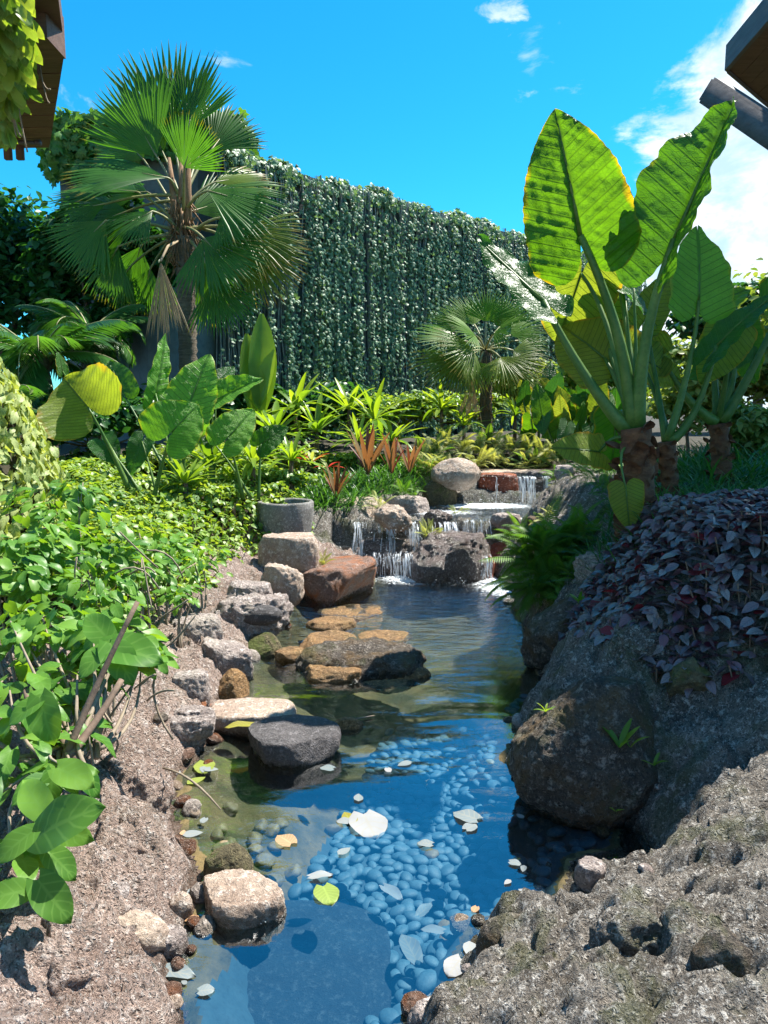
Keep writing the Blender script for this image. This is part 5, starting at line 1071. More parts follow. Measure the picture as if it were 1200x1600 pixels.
# ------------------------------------------------------------------ pinnate palms, left
def pinnate_mesh(name, L, mat, seed, np_=34, leafL=.28, arch=1.1):
    r = np.random.default_rng(seed); mb = MB(); pts_ = []
    for k in range(14):
        t = k/13; a = arch*t**1.3; pts_.append(Vector((0, L*t*math.cos(a*.55), L*(.15*t-.5*arch*t*t*.7))))
    mb.tube(pts_, [.014*(1-.8*k/13) for k in range(14)], 5, mi=1)
    V, F_, UV = ovate(1, .10, 4, .3, .35)
    for i in range(np_):
        t = .12+.86*i/np_; j = t*13; a = int(j); p = pts_[a].lerp(pts_[min(13, a+1)], j-a); tg = (pts_[min(13, a+1)]-pts_[a]).normalized()
        ll = leafL*math.sin(math.pi*(t*.85+.12))**.7*(1+r.normal(0, .06))
        for sg in (-1, 1):
            y = Vector((sg*1.0, 0, -.15))+tg*.75; m_ = frame(p, y, (0, 0, 1), ll); mb.raw([m_@Vector(v) for v in V], F_, 0, UV)
    return mb.build(name, [M[mat], M['petiole2']])
pin = [pinnate_mesh('frond', 1.0, 'pinnate', 100+i, arch=a) for i, a in enumerate((.9, 1.3, 1.7))]
def pinnate_palm(c_, L, n_, label, seed, shag=True):
    random.seed(seed); root = empty('pinnate_palm', (c_.x, c_.y, .5), label, 'palm')
    mb = MB(); mb.tube(curve3((c_.x+.05, c_.y, .35), c_, n=14), [.10*(1+.1*(i % 2)) for i in range(14)], 10, jit=.3)
    for i in range(120):
        a = random.uniform(0, 6.283); o = Vector((math.cos(a), math.sin(a), 0)); p = Vector((c_.x, c_.y, random.uniform(.4, c_.z))); mb.tube([p+o*.08, p+o*.17+Vector((0, 0, .08))], [.02, .006], 4)
    child('trunk', mb.build('trunk', M['palmtrunk']), root)
    for i in range(n_):
        a = i*2.399; el = random.uniform(-.5, 1.2)*(1-.3*(i/n_)); o = Vector((math.cos(a), math.sin(a), el)); child('frond', random.choice(pin), root, frame(c_, o, (0, 0, 1) if el < 1.5 else (o.x, o.y, 0), L*random.uniform(.8, 1.15)))
    return root
pinnate_palm(at(62, 560, 8.2), 1.15, 26, 'arching feathery palm at the left behind the elephant ears', 11)
pinnate_palm(at(140, 520, 9.2), 1.0, 20, 'smaller feathery palm in the shade of the big fan palm', 12)
pinnate_palm(at(10, 640, 7.4), 0.9, 20, 'low feathery palm at the left edge of the view', 13)

# ------------------------------------------------------------------ trees and bushes
def blob_leaves(c_, rad, n_, s, droop=.3, shell=.55, clumps=14, seed=0, squash=1.0):
    random.seed(seed); L = []; cs = []
    for k in range(clumps):
        d = rdir(.3); q = random.uniform(.35, .85); cs.append((Vector((d.x*rad[0]*q, d.y*rad[1]*q, d.z*rad[2]*q)), random.uniform(.28, .48)))
    for i in range(n_):
        cc, rr = random.choice(cs); d = Vector((random.gauss(0, 1), random.gauss(0, 1), random.gauss(.2, 1))).normalized(); q = random.random()**shell
        p = Vector(c_)+cc+Vector((d.x*rad[0], d.y*rad[1], d.z*rad[2]))*rr*q
        L.append(leafM(p, s*random.uniform(.7, 1.3), d*.7+Vector((0, 0, .6)), droop))
    return L, cs
def leafy_tree(name, c_, rad, n_, s, mat, label, seed, cat='tree', ground_z=.9, tmpl=None, trunk=.12, group=None):
    L, cs = blob_leaves(c_, rad, n_, s, seed=seed); root = empty(name, (c_[0], c_[1], ground_z), label, cat, group)
    mb = MB(); b_ = Vector((c_[0], c_[1], ground_z-.3)); fork = Vector(c_)-Vector((0, 0, rad[2]*.55)); mb.tube(curve3(b_, fork, n=6, bend=(.05, .03, 0)), [trunk*(1-.35*k/5) for k in range(6)], 8)
    for q, rr in cs[:9]: mb.tube(curve3(fork, Vector(c_)+q, n=5, bend=(random.uniform(-.1, .1), 0, -.05)), [trunk*.45, trunk*.35, trunk*.25, trunk*.15, trunk*.05], 5)
    child('trunk' if cat == 'tree' else 'stem', mb.build('trunk', M['branch']), root)
    child('crown' if cat == 'tree' else 'foliage', cloud_mesh('crown', tmpl or T_OV, L, [M[mat]]), root, kind='stuff')
    return root
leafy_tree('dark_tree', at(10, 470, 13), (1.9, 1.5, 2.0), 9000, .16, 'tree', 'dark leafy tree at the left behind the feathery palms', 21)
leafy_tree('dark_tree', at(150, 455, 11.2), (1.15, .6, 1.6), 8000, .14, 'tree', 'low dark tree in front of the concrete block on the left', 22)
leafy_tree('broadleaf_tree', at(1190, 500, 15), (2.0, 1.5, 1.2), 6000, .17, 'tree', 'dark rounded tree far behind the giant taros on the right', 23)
leafy_tree('broadleaf_tree', at(1330, 560, 10), (1.6, 1.6, 1.8), 5000, .13, 'bush', 'light green tree cut off by the right edge of the view', 24)
for i, (px, py, D, rad, n_, s, mat, lab) in enumerate([
 (1140,600,8.2,(.9,.6,.55),5200,.085,'bush','glittering mixed bush behind the rightmost giant taro'),
 (1075,640,8.8,(.7,.5,.5),3000,.085,'bush','bush with small pale leaves between the giant taro trunks'),
 (1190,680,6.8,(.6,.5,.45),3000,.075,'bush','leafy bush at the right edge below the drooping taro leaves'),
 (955,600,11.5,(1.0,.6,.7),3200,.11,'shrub','green bush behind the stalks of the tallest giant taro'),
 (840,600,12,(1.2,.6,.55),3600,.11,'bush','broad bush at the foot of the wall right of the short palm'),
 (620,640,12,(1.4,.6,.5),4000,.10,'shrub','bright green bush at the foot of the vine wall in the centre'),
 (700,640,11.4,(.8,.5,.4),2600,.10,'shrub','low bush left of the short fan palm'),
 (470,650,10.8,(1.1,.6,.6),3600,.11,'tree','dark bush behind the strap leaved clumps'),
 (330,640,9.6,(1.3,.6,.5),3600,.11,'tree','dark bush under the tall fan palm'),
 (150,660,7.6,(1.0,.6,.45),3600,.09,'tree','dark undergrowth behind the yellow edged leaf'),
 (360,745,7.4,(.9,.4,.22),2600,.07,'shrub','low leafy patch behind the stone pot'),
 (100,735,7.0,(.9,.4,.28),3000,.08,'shrub','green bush filling the ground under the yellow edged leaf'),
 (215,728,7.4,(.8,.4,.26),2600,.08,'bush','pale leafed bush between the stalks of the elephant ears'),
 (300,722,7.8,(.8,.4,.26),2600,.08,'shrub','bright bush behind the round yellow green leaf'),
 (395,715,8.2,(.7,.4,.26),2400,.08,'bush','light bush behind the two rightmost elephant ear leaves'),
 (540,722,8.8,(.7,.3,.18),2000,.07,'shrub','low bright bush behind the bronze leaves'),
 (1040,1000,3.25,(.0,.0,.0),0,.0,'',''),
]):
    if n_: leafy_tree('leafy_bush', at(px, py, D), rad, n_, s, mat, lab, 40+i, 'bush', ground_z=.7, trunk=.03)
# ivy mound at the left edge
root = empty('ivy_mound', (-3.0, 4.7, .3), 'tall mound of overlapping sunlit ivy leaves at the left edge of the view', 'vine')
def moundf():
    z = random.uniform(.3, 2.35); a = random.uniform(-2.6, 1.0); rr = np.interp(z, [.3, .9, 1.6, 2.0, 2.35], [1.05, .90, .66, .42, .1]); nn = Vector((math.cos(a), math.sin(a), .45)).normalized()
    return Vector((-3.08+rr*math.cos(a), 4.75+rr*1.1*math.sin(a), z))+nn*random.gauss(0, .03), nn
V, F = ico(4); V = V*np.array([1, 1.1, 1]); zz = (V[:, 2]+1)/2*2.25+.05; rr = np.interp(zz, [.0, .9, 1.6, 2.0, 2.3], [1.0, .82, .58, .34, .0]); hl_ = np.hypot(V[:, 0], V[:, 1])+1e-6
child('mound_body', mesh_np('mound_body', np.c_[-3.08+V[:, 0]/hl_*rr, 4.75+V[:, 1]/hl_*rr*1.1, zz], F, [M['soil']]), root)
lv = surf_leaves(7200, moundf, .07, .6, .8)
split_parts(root, 'leaf', 'leaves', T_HEART_N, lv, M['ivy_y'], 250)

# ------------------------------------------------------------------ strap-leaved plants
def rosette(name, c_, n_, meshes, label, cat='plant', L=.5, el=(.2, 1.3), group=None, stem=0, seed=0, leafn='leaf', radial=.02, flat=False):
    random.seed(seed); root = empty(name, c_, label, cat, group)
    if stem:
        mb = MB(); mb.tube([Vector(c_)-Vector((0, 0, stem)), Vector(c_)], [.03, .022], 7); child('stem', mb.build('stem', M['branch']), root)
    for i in range(n_):
        a = i*2.399+random.uniform(-.3, .3); e = random.uniform(*el); o = Vector((math.cos(a)*math.cos(e), math.sin(a)*math.cos(e), math.sin(e)))
        child(leafn, random.choice(meshes), root, frame(Vector(c_)+Vector((o.x, o.y, 0))*radial, o, (0, 0, 1) if e < 1.2 else (-o.x, -o.y, .3), L*random.uniform(.75, 1.2)))
    return root
dr = [tmpl_mesh('leaf', blade_tmpl(1, .13, d_), [M['strap']]) for d_ in (.3, .7, 1.2)]
DR = [((430,680),8.6,.62,'broad strap leaved clump left of centre'),((462,640),9.2,.62,'tall strap leaved clump against the dark bush'),((495,675),8.8,.5,'strap leaved clump above the red leaves'),((545,640),9.6,.5,'bright strap leaved clump before the wall'),((585,655),9.2,.5,'strap leaved clump leaning to the right'),((612,690),9.0,.4,'low strap leaved clump beside the bronze leaves'),((690,640),10.6,.45,'small strap leaved clump left of the short palm'),((725,665),10.2,.4,'small strap leaved clump below the short palm'),((805,650),10.6,.4,'strap leaved clump right of the short palm'),
      ((330,730),6.8,.5,'strap leaved plant under the round yellow green leaf'),((395,725),6.9,.42,'strap leaved plant behind the stone pot'),((290,755),6.2,.35,'low strap leaved plant at the top of the shrubs'),((560,690),8.6,.35,'little strap leaved plant left of the bronze leaves'),((455,720),7.3,.35,'drooping strap leaved plant right above the pot')]
for i, (p_, D, L, lab) in enumerate(DR): rosette('strap_plant', at(p_[0], p_[1], D), 26, dr, lab, L=L, el=(.0, 1.35), group='strap leaved plants in the beds', stem=.35, seed=120+i)
# upright paddle leaves
pad = tmpl_mesh('leaf', blade_tmpl(1, .30, .25), [M['strap']])
root = empty('paddle_plant', at(405, 640, 8.6), 'tall plant with upright wavy paddle leaves right of the fan palm trunk', 'plant')
for k, (x0, y0, x1, y1, s_) in enumerate(((408, 640, 412, 488, 1), (395, 640, 388, 520, 1), (400, 640, 424, 545, 1), (410, 640, 396, 560, 1))):
    a, b = at(x0, y0, 8.6), at(x1, y1, 8.5); child('leaf', pad, root, frame(a, b-a, (random.gauss(0, .6), -1, .1), (b-a).length))
# bronze and red plants
br = [tmpl_mesh('leaf', blade_tmpl(1, .11, d_), [M['bronze']]) for d_ in (.1, .3)]
for i, (p_, D, L, lab) in enumerate([((575,742),7.9,.50,'bronze striped spear leaved plant, left one of the upright row'),((612,740),8.0,.42,'bronze spear leaved plant in the middle of the upright row'),((640,738),8.2,.40,'bronze spear leaved plant nearest the top cascade'),((525,778),7.3,.32,'small bronze plant in the grass above the pale boulder')]):
    rosette('spear_plant', at(*p_, D), 11, br, lab, L=L, el=(1.0, 1.5), group='bronze spear leaved plants', seed=150+i)
rd = [tmpl_mesh('leaf', blade_tmpl(1, .2, d_), [M['red']]) for d_ in (.5, .9)]; rg = [tmpl_mesh('leaf', blade_tmpl(1, .2, d_), [M['ivy_y']]) for d_ in (.5, .9)]
r_ = rosette('bromeliad', at(487, 722, 7.9), 8, rd+rg, 'red tipped bromeliad in the bed left of centre', L=.19, el=(.5, 1.2), seed=161)
r_ = rosette('bromeliad', at(512, 730, 7.8), 7, rd+rg+rg, 'smaller red and yellow bromeliad just right of the other one', L=.16, el=(.2, .9), seed=162)

# grasses
def grass(name, fn, n_, L, mat, label, seed, W=1.0, cat='grass'):
    random.seed(seed); T = blade_tmpl(1, .035*W, .9, 4); Ls = []
    for i in range(n_):
        p = fn(); a = random.uniform(0, 6.283); e = random.uniform(.6, 1.45); o = Vector((math.cos(a)*math.cos(e), math.sin(a)*math.cos(e), math.sin(e))); Ls.append(frame(p, o, (0, 0, 1) if e < 1.2 else (-o.x, -o.y, .3), L*random.uniform(.6, 1.25)))
    return solo(name, cloud_mesh(name, T, Ls, [M[mat]]), label, cat, kind='stuff')
def area(pts_, z=None, ntry=0):
    """random ground point in a world polygon"""
    pl = np.array(pts_); x0, y0 = pl.min(0); x1, y1 = pl.max(0); Q = np.c_[rng.uniform(x0, x1, 4000), rng.uniform(y0, y1, 4000)]; Q = Q[(sdf(Q, pl) < 0)]; Z = terrain(Q, False); st = [0]
    def f(): st[0] = (st[0]+1) % len(Q); return Vector((Q[st[0], 0], Q[st[0], 1], Z[st[0]]-.01))
    return f
grass('grass_clump', area([(-.75, 7.0), (-.35, 7.1), (-.05, 7.8), (.55, 8.6), (.6, 9.2), (-.6, 8.8), (-1.0, 7.6)]), 3600, .30, 'grass', 'fine green grass between the pot and the top cascade', 171)
grass('grass_clump', area([(1.25, 3.75), (2.6, 3.9), (3.2, 5.2), (1.6, 5.0), (1.2, 4.3)]), 2600, .26, 'grass', 'dark grass at the feet of the giant taros', 172)
grass('grass_clump', area([(2.2, 5.0), (4.2, 5.2), (4.4, 7.4), (2.6, 7.2)]), 2600, .42, 'grass', 'tall light grass behind the giant taros on the right', 173)
grass('grass_clump', area([(2.0, 6.2), (2.9, 6.2), (3.0, 8.8), (2.3, 8.8)]), 1200, .28, 'fern', 'short grass right of the top cascade', 174)

# ferns
def fern_frond(name, mat, seed, L=1.0, arch=1.2, np_=24, leafL=.19):
    mb = MB(); pts_ = []
    for k in range(10): t = k/9; pts_.append(Vector((0, t*math.cos(arch*t*.5), .25*t-.45*arch*t*t)))
    mb.tube(pts_, [.012*(1-.8*k/9) for k in range(10)], 3, mi=0); V, F_, UV = ovate(1, .15, 3, .15, .3)
    for i in range(np_):
        t = .08+.9*i/np_; j = t*9; a = int(j); p = pts_[a].lerp(pts_[min(9, a+1)], j-a); tg = (pts_[min(9, a+1)]-pts_[a]).normalized(); ll = leafL*math.sin(math.pi*(t*.9+.08))**.8
        for sg in (-1, 1): m_ = frame(p, Vector((sg, 0, -.1))+tg*.45, (0, 0, 1), ll); mb.raw([m_@Vector(v) for v in V], F_, 0, UV)
    return mb.build(name, [M[mat]])
fg = [fern_frond('frond', 'fern', 1, arch=a) for a in (.8, 1.2, 1.7)]; fp = [fern_frond('frond', 'fern_l', 2, arch=a) for a in (.8, 1.3)]
def fern(c_, n_, L, ms, label, seed, group=None, el=(.0, 1.3), spread=.0, ydir=None):
    random.seed(seed); root = empty('fern', c_, label, 'fern', group)
    for i in range(n_):
        a = i*2.399; e = random.uniform(*el); o = Vector((math.cos(a)*math.cos(e), math.sin(a)*math.cos(e), math.sin(e))); q = Vector(c_)+Vector((random.uniform(-1, 1), random.uniform(-.6, .6), random.uniform(-.5, .5)))*spread
        if ydir: o = (o+Vector(ydir)).normalized()
        child('frond', random.choice(ms), root, frame(q, o, (0, 0, 1) if e < 1.1 else (-o.x, -o.y, .4), L*random.uniform(.6, 1.2)))
fern(at(868, 872, 5.0), 130, .42, fg, 'large green fern spilling over the rocks right of the lower cascade', 181, spread=.20, ydir=(-.3, -.5, -.1))
fern(at(850, 915, 4.75), 80, .32, fg, 'drooping fern patch low over the water at the right', 182, spread=.15, ydir=(-.3, -.6, -.4))
fern(at(905, 850, 4.9), 50, .34, fg, 'fern behind the large one, against the purple leaves', 183, spread=.12)
fern(at(672, 842, 6.75), 16, .20, fp, 'small yellow green fern growing on the wet rock in the cascade', 184, el=(.3, 1.4), spread=.05)
fern(at(505, 885, 6.0), 10, .16, fp, 'tiny bright green fern in the gap beside the rust coloured slab', 185, el=(.5, 1.5))
fern(at(815, 838, 6.5), 14, .20, fg, 'little fern hanging beside the thin falls', 186)
PF_ = [(672,715,9.4,.34),(700,700,9.8,.36),(735,705,9.6,.36),(770,700,9.9,.38),(810,705,9.7,.36),(850,712,9.6,.34),(885,725,9.0,.30),(690,735,8.8,.30),(742,725,9.3,.28),(830,728,9.4,.26),(775,722,9.5,.26),(650,725,8.8,.3)]
pfw = ['leftmost of the pale ferns above the top cascade','pale fern behind the tan rock of the top cascade','pale fern straight below the short palm','tallest pale fern in the middle of the pale row','pale fern right of the middle of the pale row','pale fern below the small elephant ears','pale fern nearest the yellow taro leaf','low pale fern hugging the tan rock','pale fern hanging over the left end of the top basin','pale fern hanging over the right end of the top basin','short pale fern right behind the top basin','pale fern next to the bronze leaves']
for i, (px, py, D, L) in enumerate(PF_): fern(at(px, py, D), 34, L, fp if i % 3 else fp+fg[:1], pfw[i], 190+i, 'pale ferns round the top basin', spread=.14)
for i, (px, py, D, L, n_, k_, lab) in enumerate([(640,772,7.6,.2,20,0,'small fern at the left rim of the middle basin'),(715,800,7.1,.12,12,1,'tiny fern on the lip of the middle basin'),(893,772,7.4,.24,26,1,'pale fern hanging beside the right end of the middle basin'),(872,748,8.2,.22,24,0,'fern tuft between the top basin and the giant taro'),(935,800,6.0,.22,26,0,'fern tuft on the brown rocks right of the basins'),(868,812,6.3,.18,20,1,'little pale fern above the large green fern'),(595,790,7.2,.16,16,1,'little pale fern behind the long tan boulder'),(900,900,4.6,.22,30,0,'green fern tuft below the large one over the dark rock')]):
    fern(at(px, py, D), n_, L, (fg, fp)[k_], lab, 230+i, spread=.08)
# right side greens by the taro trunk
fern(at(915, 740, 5.4), 26, .22, fp+fg, 'fern tuft left of the tallest giant taro trunk', 211, spread=.1)
fern(at(940, 765, 5.0), 20, .18, fg, 'small fern over the brown lava rock at the taro trunk', 212, spread=.08)

# ------------------------------------------------------------------ leafy ground cover, left
random.seed(300)
root = empty('leafy_shrub', (-1.7, 5.2, .4), 'wide low shrub of small glossy green leaves left of the stream', 'shrub')
Q = np.c_[rng.uniform(-3.2, -.55, 40000), rng.uniform(3.7, 6.9, 40000)]; S = sdf(Q, POOL); k = (S > .38) & (S < 2.6) & (Q[:, 0] < -.1*Q[:, 1]); Q = Q[k]; S = S[k]; Z = terrain(Q, False)
hh = (.06+.30*sst(S, .36, .85))*(1+.35*fbm(np.c_[Q*2.2, Q[:, 0]*0], 3, 55))
Z2 = Z+hh; lv = []
for i in range(min(len(Q), 15000)):
    dz = abs(random.gauss(0, .06)); lv.append(leafM((Q[i, 0], Q[i, 1], Z2[i]-dz), random.uniform(.042, .078), droop=.3, tw=.6))
split_parts(root, 'leaf', 'leaves', T_OV5, lv, M['shrub'], 290)
mb = MB()
for i in range(0, 900):
    q = Vector((Q[i, 0], Q[i, 1], Z[i])); mb.tube([q, q+Vector((random.gauss(0, .06), random.gauss(0, .06), hh[i]*.9))], [.005, .003], 4, cap=False)
child('stems', mb.build('stems', M['branch']), root, kind='stuff')

# nearer bush on the left with larger leaves
def cluster(px, py, D, R_, n_, s, L=None, stems=None, base=None):
    c_ = at(px, py, D); out = []
    for i in range(n_):
        d = rdir(.2); p = c_+Vector((d.x, d.y*.8, d.z))*R_*random.random()**.5
        y = Vector((d.x*.8+random.gauss(0, .3), d.y*.8+random.gauss(0, .3), random.gauss(-.25, .3)))
        out.append(frame(p, y, Vector((random.gauss(0, .4), random.gauss(-.25, .4), 1))+SUNH*.3, s*random.uniform(.75, 1.3)))
    return out, c_
root = empty('broadleaf_bush', (-1.5, 2.6, .3), 'near bush with big glossy green leaves and brown stems at the left edge', 'bush')
lv = []; mb = MB(); b0 = at(120, 1190, 1.95)
CL = [(30,860,3.2,.25,60,.10),(90,800,3.8,.25,60,.10),(130,860,3.4,.25,55,.10),(60,920,3.0,.22,50,.10),(150,930,3.1,.2,45,.095),(210,900,3.6,.2,55,.085),(250,860,4.1,.22,60,.085),(280,930,3.9,.12,30,.07),(20,990,2.6,.2,40,.10),(100,990,2.6,.18,36,.10),(180,1010,2.5,.13,26,.115),
      (225,1030,2.5,.07,12,.10),(60,1080,2.3,.14,22,.105),(10,1110,2.1,.14,20,.10),(140,1060,2.4,.12,18,.10),(170,970,2.9,.13,26,.10),(120,770,4.0,.12,24,.09),(40,1160,2.0,.1,12,.10),(20,1230,1.9,.08,10,.105),(90,1210,1.85,.05,7,.10),(60,1300,1.75,.06,5,.11),(20,1340,1.7,.06,6,.11),(-10,900,3.0,.3,40,.1),(310,880,4.4,.2,50,.075),(120,1140,2.1,.06,7,.09)]
for px, py, D, R_, n_, s_ in CL:
    o_, c_ = cluster(px, py, D, R_*1.05, int(n_*(1.9 if D > 2.3 else 1.25)), s_*(.70 if D > 2.3 else .85)); lv += o_
    bb = Vector((c_.x*.85-.15, c_.y-.05, tz(c_.x*.85-.15, c_.y-.05)))
    if D < 2.7: bb = b0+Vector((random.uniform(-.12, .03), random.uniform(-.05, .25), -.05))
    for q in range(3): mb.tube(curve3(bb, c_+Vector((random.gauss(0, R_*.4), random.gauss(0, R_*.4), random.gauss(0, R_*.3))), n=7, bend=(random.gauss(0, .03), random.gauss(0, .03), random.gauss(0, .03))), [.009, .008, .007, .006, .005, .004, .003], 5)
for q in range(30):
    px, py = random.uniform(60, 260), random.uniform(820, 1120); D = float(np.interp(py, [820, 1120], [3.6, 2.2])); a = at(px, py, D); b_ = a+Vector((random.uniform(-.25, .2), random.uniform(-.2, .1), random.uniform(-.25, .25)))
    mb.tube(curve3(a, b_, n=6, bend=(random.gauss(0, .02), 0, random.gauss(0, .03))), .004, 4)
child('twigs', mb.build('twigs', M['twig']), root, kind='stuff')
for (x0, y0, x1, y1, r_) in ((105, 1185, 190, 1062, .012), (80, 1200, 40, 1080, .012), (120, 1190, 75, 1110, .011), (60, 1420, 95, 1290, .012), (100, 1190, 215, 940, .010)):
    mb = MB(); mb.tube(curve3(at(x0, y0, 1.98), at(x1, y1, 2.2), n=8, bend=(random.uniform(-.02, .02), 0, random.uniform(-.02, .02))), [r_*(1.15-.06*k_) for k_ in range(8)], 8, jit=.15); child('branch', mb.build('branch', M['branch']), root)
split_parts(root, 'leaf', 'leaves', T_HEART_N, lv, M['gloss'], 285)
big = tmpl_mesh('leaf', hearttmpl(.66, 8, .22, .2), [M['gloss']])
for (ax, ay, tx_, ty_, D, D2_, nh) in ((60,1305,142,1255,1.62,1.58,(-.2,-.8,.9)),(50,1300,-12,1345,1.6,1.55,(.2,-.7,.9)),(60,1375,108,1440,1.55,1.5,(.1,-.7,.8)),(45,1390,-30,1405,1.55,1.5,(0,-.8,.7)),(70,1270,30,1215,1.7,1.75,(-.1,-.7,.8)),(90,1200,142,1222,1.8,1.75,(.1,-.7,.9)),(75,1330,120,1372,1.6,1.58,(.4,-.6,.8)),(165,1010,250,1022,2.3,2.25,(.1,-.6,.9)),(170,1010,120,1052,2.3,2.2,(-.1,-.6,.9)),(172,1005,205,1062,2.3,2.2,(.2,-.8,.8)),(170,1000,130,955,2.35,2.4,(-.1,-.8,.8)),(60,1095,8,1128,1.95,1.9,(-.1,-.7,.9)),(62,1090,80,1165,1.95,1.9,(.1,-.9,.6))):
    a, b = at(ax, ay, D), at(tx_, ty_, D2_); child('leaf', big, root, frame(a, b-a, nh, (b-a).length))

# ------------------------------------------------------------------ purple leaved mound, right
random.seed(310)
root = empty('purple_shrub', (1.6, 3.4, .5), 'spreading mound of dark purple and silvery green leaves on the right bank', 'shrub')
PB = np.array([(1.0, 4.0), (.98, 3.5), (.92, 3.1), (1.0, 2.85), (1.25, 2.7), (1.9, 2.6), (2.9, 2.4), (3.3, 4.3), (1.6, 4.25), (1.15, 4.15)])
Q = np.c_[rng.uniform(.9, 3.2, 22000), rng.uniform(2.2, 4.3, 22000)]; S = sdf(Q, PB)+.06*fbm(np.c_[Q*4, Q[:, 0]*0], 2, 3); k = S < 0; Q = Q[k]; S = S[k]; Z = terrain(Q, False)
lvp = []; mar = []
surf = np.maximum(Z+.05, .50+.28*(Q[:, 1]-2.4))*0+Z+.09+.10*sst(-S, 0, .3)+.07*fbm(np.c_[Q*3, Q[:, 0]*0], 3, 66)
for i in range(min(len(Q), 10500)):
    p = (Q[i, 0], Q[i, 1], surf[i]-abs(random.gauss(0, .035)))
    m_ = leafM(p, random.uniform(.040, .076), Vector((-.1, -.25, 1)), droop=.12, tw=.42); (mar if random.random() < .09 else lvp).append(m_)
split_parts(root, 'leaf', 'leaves', T_OV5, lvp, M['purple'], 290)
me = tmpl_mesh('leaf', T_HEART, [M['maroon']])
for m_ in mar[:150]: child('leaf', me, root, m_, label='dark maroon leaf')
mb = MB()
for i in range(500): q = Vector((Q[i, 0], Q[i, 1], Z[i])); mb.tube([q, Vector((Q[i, 0]+random.gauss(0, .03), Q[i, 1], surf[i]))], .004, 4, cap=False)
child('stems', mb.build('stems', M['branch']), root, kind='stuff')

# seedlings on the boulder
def on_rock(px, py, D):
    vs = [BIG.matrix_basis@v.co for v in BIG.data.vertices]; best = None
    for v in vs:
        q = at(px, py, v.y)
        if abs(q.x-v.x) < .03 and abs(q.z-v.z) < .03 and (best is None or v.y < best): best = v.y
    return (best if best is not None else D)-.004
sm = [tmpl_mesh('leaf', blade_tmpl(1, .22, d_), [M['strap']]) for d_ in (.3, .8)]
for i, (px, py, D, L, n_, lab) in enumerate([(968,1168,2.86,.115,4,'largest seedling with narrow leaves growing on the big dark boulder'),(852,1112,3.02,.05,5,'tiny pale seedling near the left shoulder of the big dark boulder'),(1022,1196,2.72,.05,6,'small fern like seedling at the right foot of the big dark boulder'),(962,1268,2.62,.04,4,'tiny seedling just above the water under the big dark boulder'),(905,942,3.9,.09,8,'small bright green seedling between the fern and the purple leaves'),(985,1168,2.84,.07,2,'low seedling leaf lying on the big dark boulder')]):
    if 'boulder' in lab: D = on_rock(px, py, D)
    rosette('seedling', at(px, py, D), n_, sm, lab, L=L, el=(.2, 1.3), seed=330+i, radial=.003)

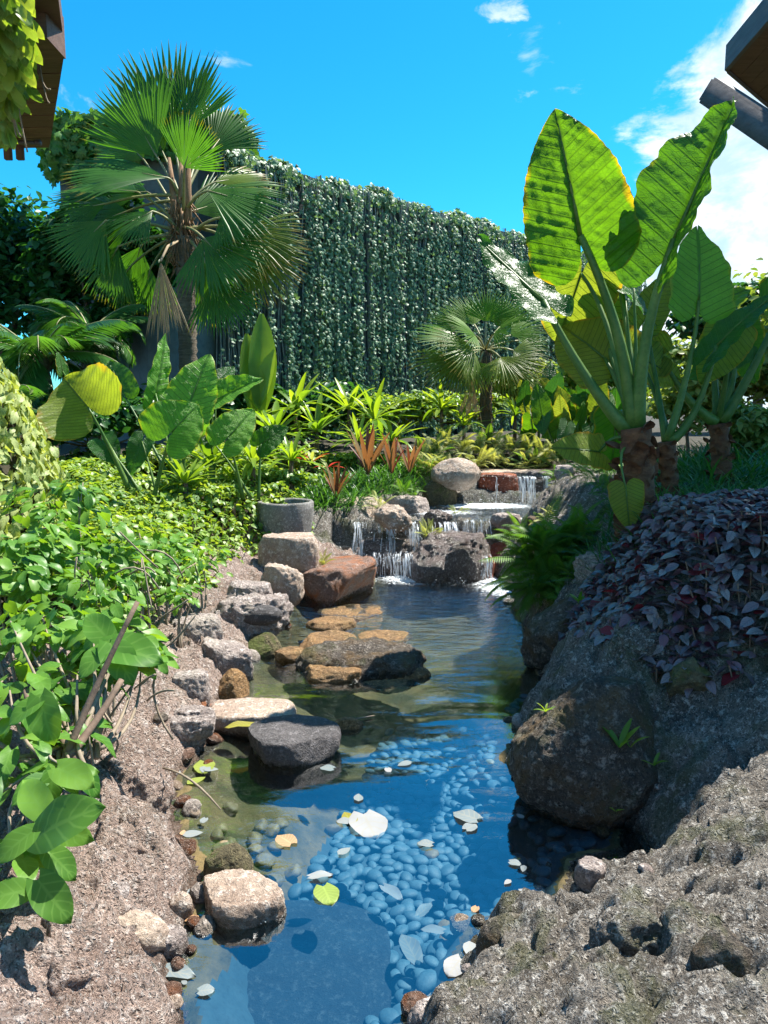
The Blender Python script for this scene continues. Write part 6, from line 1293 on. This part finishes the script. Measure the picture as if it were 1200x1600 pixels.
# fallen leaves on the water and stones
fl = {k: [tmpl_mesh('fallen_leaf', t_, [M[k]]) for t_ in (hearttmpl(.9, 6, .05, .06), hearttmpl(.5, 6, .03, .25), ovate(1, .6, 6, .04, .05))] for k in ('fallen', 'fallen_y', 'fallen_b')}
def fleaf(px, py, size, kind, v, label, z=.006, rot=None, grp=None):
    p = atz(px, py, z); a = random.uniform(0, 6.28) if rot is None else R(rot); L = size/FPX*p.y*1.15
    solo('fallen_leaf', fl[kind][v], label, 'leaf', grp, M=frame(p, (math.cos(a), math.sin(a), .0), (random.gauss(0, .04), random.gauss(0, .04), 1), L))
random.seed(340)
for a in [(745,1280,40,'fallen',0,'pinkish white fallen leaf floating alone in the middle of the blue water'),(568,1272,62,'fallen',0,'largest pale fallen leaf floating left of the middle of the pool'),(552,1288,40,'fallen_y',2,'yellowish fallen leaf touching the largest pale one'),(560,1252,24,'fallen',2,'small white fallen leaf at the top of the leaf pair'),
 (505,1385,42,'fallen_y',0,'greenish fallen leaf by the brown rock tip at the lower left of the pool'),(485,1370,34,'fallen',1,'curled fallen leaf beside the greenish one at the lower left'),(528,1335,26,'fallen',2,'small pale oval fallen leaf left of the pebbles'),(650,1500,62,'fallen',1,'ragged wide fallen leaf near the bottom of the pool'),(720,1498,40,'fallen',0,'square looking pale fallen leaf right of the ragged one'),(655,1568,48,'fallen',1,'dark spotted fallen leaf at the very bottom of the pool'),
 (733,1470,36,'fallen',2,'thin pale fallen leaf touching the round rock at the lower right'),(655,1430,36,'fallen',1,'skeleton like fallen leaf in the lower middle of the pool'),(692,1455,34,'fallen',1,'folded fallen leaf left of the round rock'),(600,1385,40,'fallen',1,'pale twisted fallen leaf over the pebbles'),(808,1265,30,'fallen',0,'faint pale fallen leaf near the foot of the big dark boulder'),
 (250,1515,58,'fallen',1,'white ragged fallen leaf at the bottom left water edge'),(455,1318,34,'fallen_b',0,'brown fallen leaf above the greenish one'),(285,1305,30,'fallen',2,'round white fallen leaf on the left bank edge'),(320,1190,34,'fallen_y',0,'yellow green fallen leaf in the sunlit shallows'),(292,1225,32,'fallen_y',2,'lime fallen leaf below the yellow green one'),(270,1385,44,'fallen',0,'pale dry fallen leaf in the left shallows'),(392,1132,38,'fallen_y',1,'lime green fallen leaf on the flat tan rock'),
 (410,1440,34,'fallen',1,'thin white fallen leaf over the dark slab'),(300,1180,34,'fallen_b',2,'orange brown fallen leaf in the sunlit shallows')]:
    fleaf(*a[:6], z=(.10 if 'tan rock' in a[5] else (-.05 if any(q in a[5] for q in ('ragged wide', 'skeleton', 'folded', 'twisted', 'faint', 'dark spotted')) else .006)))
for k_ in range(26):
    px, py = random.choice([(random.uniform(480, 860), random.uniform(1180, 1420)), (random.uniform(250, 330), random.uniform(1170, 1560))]); fleaf(px, py, random.uniform(12, 24), random.choice(('fallen', 'fallen', 'fallen', 'fallen', 'fallen', 'fallen_b')), random.choice((0, 2)), 'small scrap of pale fallen leaf floating on the pool', grp='leaf scraps on the pool')
for k_ in range(40):
    x, y = random.uniform(-1.4, -.4), random.uniform(1.3, 3.4)
    if float(sdf(np.array([[x, y]]), POOL)[0]) < .03: continue
    solo('fallen_leaf', fl['fallen_b'][random.randrange(3)], 'small dry brown fallen leaf on the left lava bank', 'leaf', 'dry leaves on the left bank', M=frame((x, y, tz(x, y)+.015), (math.cos(k_), math.sin(k_), 0), (random.gauss(0, .3), random.gauss(0, .3), 1), random.uniform(.02, .04)))
# dry twigs on the left bank
random.seed(350)
for (x0, y0, x1, y1, lab) in ((150,1120,270,1075,'long thin pale twig lying across the left bank'),(255,1200,345,1265,'thin brown twig reaching into the shallows'),(80,1180,230,1190,'fine twig lying below the branch of the near bush'),(545,1125,585,1118,'short stick afloat beside the dark dome shaped rock')):
    a, b = atz(x0, y0, .2 if x0 < 500 else .01), atz(x1, y1, .16 if x0 < 500 else .01); mb = MB(); mb.tube(curve3(a, b, n=7, bend=(0, 0, .03 if x0 < 500 else 0)), [.004]*6+[.002], 5, jit=.3); solo('twig', mb.build('twig', M['twig']), lab, 'twig')
